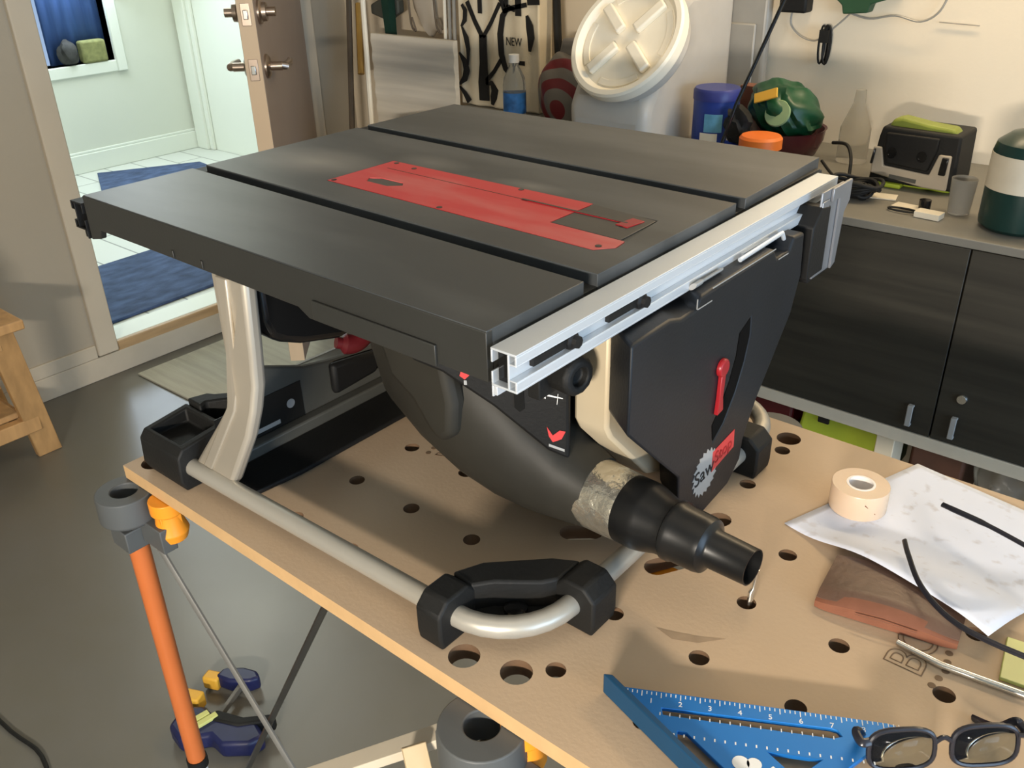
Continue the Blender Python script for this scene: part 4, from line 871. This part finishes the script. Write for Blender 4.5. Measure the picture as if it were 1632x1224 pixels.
# inverter box
def PB(bm):
    for v in bm.verts: v.co = Vector((.070+(v.co.x-.058)*.74, 1.578+(v.co.y-1.578)*1.0, .8035+(v.co.z-.8035)*.84))
t = thing('power_inverter', 'black portable power box with lime handle and grey face frame', 'power box', (.18, 1.62, ZW))
b = new(); prism(b, [(.055, .812), (.305, .812), (.300, .955), (.075, .958), (.068, .93)], 'y', 1.585, 1.70); PB(b); obj('casing', b, M['rubber'], t, bevel=.006)
b = new(); prism(b, [(.062, .835), (.060, .905), (.085, .905), (.098, .858), (.232, .850), (.250, .905), (.285, .905), (.287, .815), (.22, .815)], 'y', 1.578, 1.586); PB(b); ff = obj('face_frame', b, mat('warm_grey_plastic', (.38, .33, .26), .5, noise=.05), t, bevel=.003)
b = new(); prism(b, [(.106, .866), (.226, .858), (.243, .91), (.245, .945), (.092, .945), (.094, .90)], 'y', 1.575, 1.586); PB(b); obj('control_panel', b, M['black'], t, bevel=.003)
for x, z in ((.118, .895), (.205, .895)):
    b = new(); lathe(b, [(0, 0), (.014, 0), (.014, .003), (.010, .003), (.010, .001), (0, .001)], (x, 1.5745, z), (0, -1, 0), n=24); PB(b); obj('socket', b, M['gloss'], t)
b = new(); prism(b, [(.258, .855), (.278, .855), (.280, .90), (.262, .90)], 'y', 1.572, 1.580); prism(b, [(.058, .86), (.066, .86), (.070, .90), (.064, .90)], 'y', 1.572, 1.580); PB(b); obj('latch', b, M['gloss'], t, bevel=.003)
b = new(); prism(b, [(.085, .952), (.285, .950), (.270, .966), (.20, .970), (.12, .980), (.095, .974)], 'y', 1.60, 1.645); PB(b); obj('carry_handle', b, mat('dull_lime_plastic', (.20, .24, .035), .5, noise=.08), t, bevel=.006)
b = new(); box(b, .075, .16, 1.572, 1.60, .8035, .815); box(b, .08, .29, 1.60, 1.69, .8035, .813); PB(b); obj('base_pad', b, M['lime'], t, bevel=.003)
b = new(); box(b, .120, .200, 1.5765, 1.5785, .826, .836, rot=Ry(3)); PB(b); obj('maker_print', b, M['plategrey'], t)
# propane cylinder
t = thing('propane_cylinder', 'dark green gas cylinder with cream label at the right edge', 'gas cylinder', (.415, 1.45, ZW))
b = new(); lathe(b, [(0, 0), (.060, 0), (.070, .008), (.071, .02), (.071, .145), (.066, .165), (.045, .182), (.024, .188), (0, .188)], (.415, 1.445, ZW), n=48); obj('cylinder_body', b, M['propane'], t)
b = new(); lathe(b, [(.0716, .080), (.0716, .146), (.070, .146), (.070, .080)], (.415, 1.445, ZW), n=48, closed=True); obj('cylinder_label', b, M['labelcream'], t)
for k, (a, s_) in enumerate(((-65, '1'), (-65, '2'), (-65, '3'))):
    pz = ZW+.136-.020*k; an = math.radians(a); p = Vector((.415+.0722*math.cos(an), 1.445+.0722*math.sin(an), pz)); text('label_print', s_+'\u2022', .014, frame(p, (-math.sin(an), math.cos(an), 0), (0, 0, 1)), M['ink'], t, ext=.0001)
b = new(); lathe(b, [(0, .186), (.020, .186), (.020, .196), (.012, .200), (.012, .212), (.016, .214), (.016, .226), (0, .226)], (.415, 1.445, ZW), n=20); obj('valve', b, M['gloss'], t)
b = new(); bmesh.ops.create_icosphere(b, subdivisions=4, radius=1)
for v in b.verts:
    d = 1+.12*math.sin(v.co.x*8+v.co.z*6)*math.sin(v.co.y*7); v.co = Vector((v.co.x*.07*d, v.co.y*.05*d, v.co.z*.105*d))+Vector((.43, 1.60, .925))
tag(obj('plastic_bag', b, M['foggy']), 'crumpled cloudy plastic bag behind the gas cylinder', 'bag')
t_ = new(); lathe(t_, [(0, 0), (.021, 0), (.025, .072), (.024, .072), (.020, .003), (0, .003)], (.298, 1.475, ZW), n=32); tag(obj('plastic_cup', t_, M['cup']), 'frosted plastic cup beside the gas cylinder', 'cup')
# cables, slips and small parts
b = new()
for k in range(7):
    r_ = .022+.0042*k; tube(b, [(.088+.006*math.sin(k*2.1)+r_*1.15*math.cos(a), 1.46+r_*.8*math.sin(a), ZW+.006+.005*k+.004*math.sin(3*a+k)) for a in [2*math.pi*i/24 for i in range(25)]], .0042, 8)
box(b, .062, .10, 1.45, 1.475, ZW, ZW+.032); tag(obj('power_adapter', b, M['rubber']), 'coiled black cable with adapter in front of the power box', 'cable')
b = new(); tube(b, smoothpath([(-.03, 1.60, ZW+.075), (.01, 1.58, ZW+.08), (.035, 1.55, ZW+.06), (.048, 1.52, ZW+.02), (.06, 1.49, ZW+.01)]), .004, 8); tube(b, smoothpath([(-.05, 1.60, ZW+.03), (.0, 1.56, ZW+.01), (.06, 1.52, ZW+.01)]), .0035, 8); tag(obj('cord', b, M['rubber']), 'black cord arching down from the maroon bowl', 'cord')
for (x0, x1, y0, y1, a, lb) in ((.10, .165, 1.475, 1.515, 12, 'white paper slip under the power box'), (.175, .235, 1.435, 1.47, -6, 'white paper slip beside the small eyeglass-shaped wire'), (.235, .285, 1.395, 1.425, -4, 'small folded white card near the gas cylinder')):
    b = new(); box(b, x0, x1, y0, y1, ZW+.0003, ZW+(.012 if x0 > .23 else .003), rot=Rz(a)); tag(obj('paper_slip', b, M['labelcream'], bevel=.0003), lb, 'paper')
b = new(); tube(b, [(.205+.03*math.cos(a), 1.418+.012*math.sin(a), ZW+.004) for a in [2*math.pi*i/20 for i in range(21)]], .002, 6); tag(obj('wire_loop', b, M['rubber']), 'flattened black wire loop lying on the worktop', 'wire')
b = new(); lathe(b, [(0, 0), (.012, 0), (.012, .02), (0, .02)], (.235, 1.46, ZW), n=16); tag(obj('black_cap', b, M['gloss']), 'small black cap on the worktop below the power box', 'cap')

# ---- corner: tote bag, corrugated panel, bottle, bag
t = thing('tote_bag', 'cream canvas tote bag printed with big black New York letters', 'bag', (-1.17, 1.78, ZW))
bx0, bx1, bz0, bz1, by = -1.335, -1.01, .8040, 1.30, 1.745
b = new(); n = 20
V = [[None]*(n+1) for _ in range(2)]
pts = [(bx0+(bx1-bx0)*i/n, by+.006*math.sin(i*1.1)) for i in range(n+1)]+[(bx1-.005, 1.82), (bx0+.005, 1.82)]
prism(b, pts, 'z', bz0, bz1); obj('bag_body', b, M['cloth'], t, bevel=.006)
W = bx1-bx0
def T(u, w): return (bx0+W*u, .815+.325*w)     # u 0..1 across, w 0..1 up from the visible base
def stroke(pts, wd): 
    b = new(); ribbon(b, [T(*p) for p in pts], [x*.0033 for x in wd] if isinstance(wd, list) else wd*.0033, by-.0065, .001); obj('bag_letter', b, M['ink'], t)
stroke([(.15, .93), (.24, .76), (.33, .62)], 5); stroke([(.56, .93), (.45, .76), (.34, .62)], 4); stroke([(.335, .64), (.335, .38), (.325, .2), (.33, .03)], [9, 10, 13, 13])
stroke([(.555, .43), (.47, .32), (.36, .22)], 4); stroke([(.355, .20), (.43, .205), (.47, .14), (.45, .07), (.43, .0)], [3, 5, 9, 8, 3])
stroke([(.31, 1.3), (.31, 1.1), (.31, .83)], 5)
stroke([(.74, .88), (.66, .90), (.59, .82), (.555, .66), (.565, .48), (.61, .36), (.70, .28), (.74, .27)], [4, 5, 6, 7, 7, 6, 5, 4])
stroke([(.88, .84), (.91, .75), (.925, .65), (.91, .53)], [3, 8, 8, 3]); stroke([(.745, .30), (.745, .42), (.85, .42)], [5, 5, 4])
stroke([(.50, 1.1), (.58, .95), (.62, .86)], 5); stroke([(.63, 1.1), (.635, .9)], 5); stroke([(.78, 1.1), (.78, .83)], 7); stroke([(.60, .86), (.72, .90), (.88, .93)], 4)
stroke([(.02, .46), (.09, .38), (.11, .30), (.08, .22), (.0, .155)], [2, 7, 8, 7, 2]); stroke([(.0, .14), (.07, .08), (.13, .0)], [2, 5, 7])
stroke([(.07, .70), (.12, .60), (.14, .5), (.13, .35)], [2, 6, 5, 2]); stroke([(.08, .9), (.12, .85), (.11, .76), (.06, .7)], [3, 5, 5, 2]); stroke([(.76, .0), (.66, -.04)], [8, 5]); stroke([(.95, 1.1), (.96, .93)], 14)
text('bag_letter', 'NEW', .034, frame((T(.72, .60)[0], by-.0072, T(.72, .60)[1]), (1, 0, 0), (0, 0, 1)), M['ink'], t, sx=.8)
# corrugated grey panel
b = new(); n = 60; P1 = []; P2 = []
z0_, z1_ = .60, 1.003
for i in range(n+1):
    z = z0_+(z1_-z0_)*i/n; P1.append((1.70+.0022*math.sin(i*.75), z))
prism(b, P1+[(1.72, z1_), (1.72, z0_)], 'x', -1.70, -1.318); 
tag(obj('corrugated_panel', b, M['corr'], bevel=0), 'grey corrugated plastic panel standing in the corner', 'panel')
b = new(); box(b, -1.74, -1.66, 1.73, 1.86, .0005, .60); box(b, -1.40, -1.32, 1.73, 1.86, .0005, .60); box(b, -1.76, -1.30, 1.66, 1.88, .57, .599); tag(obj('corner_stand', b, M['casing']), 'low beige stand under the grey corrugated panel', 'stand')
b = new(); tube(b, [(-1.70, 1.665, .60), (-1.715, 1.70, 1.35)], .009, 8); tag(obj('white_batten', b, M['white_plastic']), 'white batten leaning left of the grey corrugated panel', 'batten')
b = new(); tube(b, [(-1.83, 1.68, .60), (-1.93, 1.86, 1.5)], .010, 8); 
tag(obj('dark_pole', b, mat('dark_brown_pole', (.10, .075, .05), .6, noise=.1)), 'dark brown pole leaning in the corner', 'pole')
b = new(); tube(b, [(-1.79, 1.72, .86), (-1.86, 1.80, 1.08)], .012, 8); b2 = obj('level', b, mat('mustard_tool', (.38, .22, .05), .5, noise=.05)); tag(b2, 'mustard yellow tool handle hanging in the corner', 'tool')
t = thing('squeegee', 'dark grey tool head hanging above the corrugated panel', 'tool', (-1.72, 1.8, 1.0))
b = new(); prism(b, [(-1.80, 1.05), (-1.72, 1.03), (-1.66, 1.06), (-1.66, 1.10), (-1.73, 1.11), (-1.80, 1.08)], 'y', 1.80, 1.83); obj('tool_head', b, mat('slate_plastic', (.09, .095, .08), .6, noise=.1), t, bevel=.006)
b = new(); tube(b, [(-1.73, 1.84, 1.08), (-1.73, 1.86, 1.4)], .018, 10); obj('tool_shaft', b, M['palegrey'], t)
b = new(); prism(b, [(-1.69, .98), (-1.665, .98), (-1.665, 1.35), (-1.72, 1.35)], 'y', 1.76, 1.79); tag(obj('green_file', b, mat('dark_teal_tool', (.01, .045, .03), .5, noise=.1)), 'dark green blade hanging beside the grey tool head', 'tool')
t = thing('drawstring_bag', 'pale drawstring bag hanging above the corrugated panel', 'bag', (-1.5, 1.8, 1.0))
b = new(); bmesh.ops.create_icosphere(b, subdivisions=3, radius=1)
for v in b.verts: v.co = Vector((v.co.x*.085, v.co.y*.05, v.co.z*.16))*(1+.06*math.sin(v.co.x*9+v.co.z*4))+Vector((-1.50, 1.80, 1.16))
obj('bag_body', b, mat('pale_beige_fabric', (.55, .48, .38), .85, noise=.04), t)
for x in (-1.555, -1.44):
    b = new(); tube(b, smoothpath([(x, 1.745, 1.30), (x+.008, 1.74, 1.15), (x+.02, 1.735, 1.04), (x+.045, 1.73, 1.02), (x+.03, 1.73, 1.06)]), .0035, 6); obj('drawstring', b, mat('dark_taupe_cord', (.14, .11, .08), .8, noise=.1), t)
for x in (-1.385, -1.365, -1.345):
    b = new(); tube(b, [(x, 1.735, .9), (x-.01, 1.76, 1.4)], .006, 8); tag(obj('slim_pole', b, M['white_plastic'] if x < -1.37 else M['bin']), 'slim upright pole beside the tote bag', 'pole', 'slim poles between panel and tote bag')
# water bottle
t = thing('water_bottle', 'clear water bottle with blue label and white cap beside the tote bag', 'bottle', (-1.0, 1.66, ZW))
wx, wy = -1.02, 1.64
b = new(); lathe(b, [(0, 0), (.032, 0), (.034, .004), (.034, .05), (.032, .055), (.034, .06), (.034, .105), (.031, .125), (.016, .155), (.0135, .16), (.0135, .172), (0, .172)], (wx, wy, ZW+.0), n=36); obj('bottle_body', b, mat('bottle_plastic', (.75, .77, .75), .10, trans=.85, ior=1.25, noise=.05), t)
b = new(); lathe(b, [(.0346, .025), (.0346, .085)], (wx, wy, ZW), n=36); obj('bottle_label', b, mat('blue_bottle_label', (.04, .17, .45), .4, noise=.5, nscale=30), t)
b = new(); lathe(b, [(0, .168), (.0155, .168), (.0155, .19), (0, .19)], (wx, wy, ZW), n=24); obj('bottle_cap', b, M['white'], t)
# grey and red striped bag
t = thing('striped_bag', 'grey plastic bag with red rings between bottle and food container', 'bag', (-.86, 1.66, ZW))
def lump(name, parent, m, c3, s3, ring=None):
    b = new(); bmesh.ops.create_icosphere(b, subdivisions=5, radius=1)
    for v in b.verts:
        d = 1+.06*math.sin(v.co.x*6+v.co.z*4)*math.sin(v.co.y*5+2); v.co = Vector((v.co.x*s3[0]*d, v.co.y*s3[1]*d, v.co.z*s3[2]*d))+Vector(c3)
        if v.co.z < ZW+.002: v.co.z = ZW+.002
    return obj(name, b, m, parent, smooth=80)
rm = mat('ring_print_bag', (.2, .18, .15), .35); nt = rm.node_tree; bn = nt.nodes['Principled BSDF']; tc = nt.nodes.new('ShaderNodeTexCoord'); mp = nt.nodes.new('ShaderNodeMapping'); mp.inputs['Location'].default_value = (.855, -1.6, -.85)
wv = nt.nodes.new('ShaderNodeTexWave'); wv.wave_type = 'RINGS'; wv.rings_direction = 'SPHERICAL'; wv.inputs['Scale'].default_value = 5.5; wv.inputs['Distortion'].default_value = 1.2
rp2 = nt.nodes.new('ShaderNodeValToRGB'); rp2.color_ramp.interpolation = 'CONSTANT'; rp2.color_ramp.elements[0].color = (.19, .17, .145, 1); rp2.color_ramp.elements[1].position = .5; rp2.color_ramp.elements[1].color = (.17, .018, .022, 1)
nt.links.new(tc.outputs['Object'], mp.inputs[0]); nt.links.new(mp.outputs[0], wv.inputs['Vector']); nt.links.new(wv.outputs['Fac'], rp2.inputs[0]); nt.links.new(rp2.outputs[0], bn.inputs['Base Color'])
lump('bag_body', t, rm, (-.86, 1.70, .89), (.105, .07, .115))
b = new(); prism(b, [(-.90, .975), (-.83, .985), (-.80, 1.02), (-.84, 1.045), (-.885, 1.04)], 'y', 1.69, 1.71); obj('bag_neck', b, M['greybag'], t, bevel=.008)
b = new(); tube(b, smoothpath([(-.99, 1.80, 1.35), (-.985, 1.80, 1.12), (-.97, 1.79, .98), (-.95, 1.78, .90)]), .012, 8); tag(obj('dark_strap', b, M['rubber']), 'dark strap hanging beside the tote bag', 'strap')

# ---- wall things
b = new(); box(b, -.315, -.242, 1.852, 1.899, 1.122, 1.21)
t = thing('charger', 'black plug-in charger on the wall above the green bag', 'charger', (-.3, 1.87, 1.12)); obj('charger_body', b, M['black'], t, bevel=.006)
b = new(); tube(b, smoothpath([(-.292, 1.885, 1.118), (-.290, 1.885, 1.09), (-.262, 1.885, 1.065), (-.225, 1.888, 1.055), (-.20, 1.888, 1.07), (-.165, 1.888, 1.10), (-.14, 1.888, 1.125)]), .0022, 6); obj('charger_cord', b, M['bin'], t)
b = new()
for k in range(4): tube(b, [(-.190+.006*k*(k%2*2-1)*.5+.011*math.sin(a)*(.5+.12*k), 1.878-.004*k, 1.05+.046*math.cos(a)) for a in [2*math.pi*i/18 for i in range(19)]], .0028, 6)
box(b, -.203, -.180, 1.862, 1.888, 1.055, 1.085); tag(obj('cable_bundle', b, M['rubber']), 'tied black cable bundle hanging on the cream wall', 'cable')
t = thing('wall_holder', 'green tool holder at the top of the cream wall', 'holder', (-.1, 1.88, 1.15))
b = new(); prism(b, [(-.18, 1.165), (-.155, 1.145), (-.15, 1.125), (-.09, 1.130), (-.085, 1.15), (-.02, 1.17), (-.02, 1.25), (-.18, 1.25)], 'y', 1.86, 1.899); obj('holder_body', b, mat('holder_green', (.02, .07, .03), .5, noise=.1), t, bevel=.003)
b = new(); tube(b, smoothpath([(-.14, 1.885, 1.125), (-.09, 1.885, 1.115), (-.03, 1.885, 1.125), (.03, 1.885, 1.115), (.07, 1.885, 1.14), (.09, 1.885, 1.2)]), .0025, 6); obj('hanging_wire', b, M['bin'], t)
crate('wall_tool', -.62, -.46, 1.84, 1.899, 1.235, 1.30, M['gloss'], 'black tool hanging on the wall above the food container', 'tool', .004)
b = new(); tube(b, [(.07, 1.896, 1.115), (.16, 1.896, 1.112)], .0012, 5); tag(obj('wall_wire', b, M['bin']), 'thin wire on the cream wall right of the green holder', 'wire')
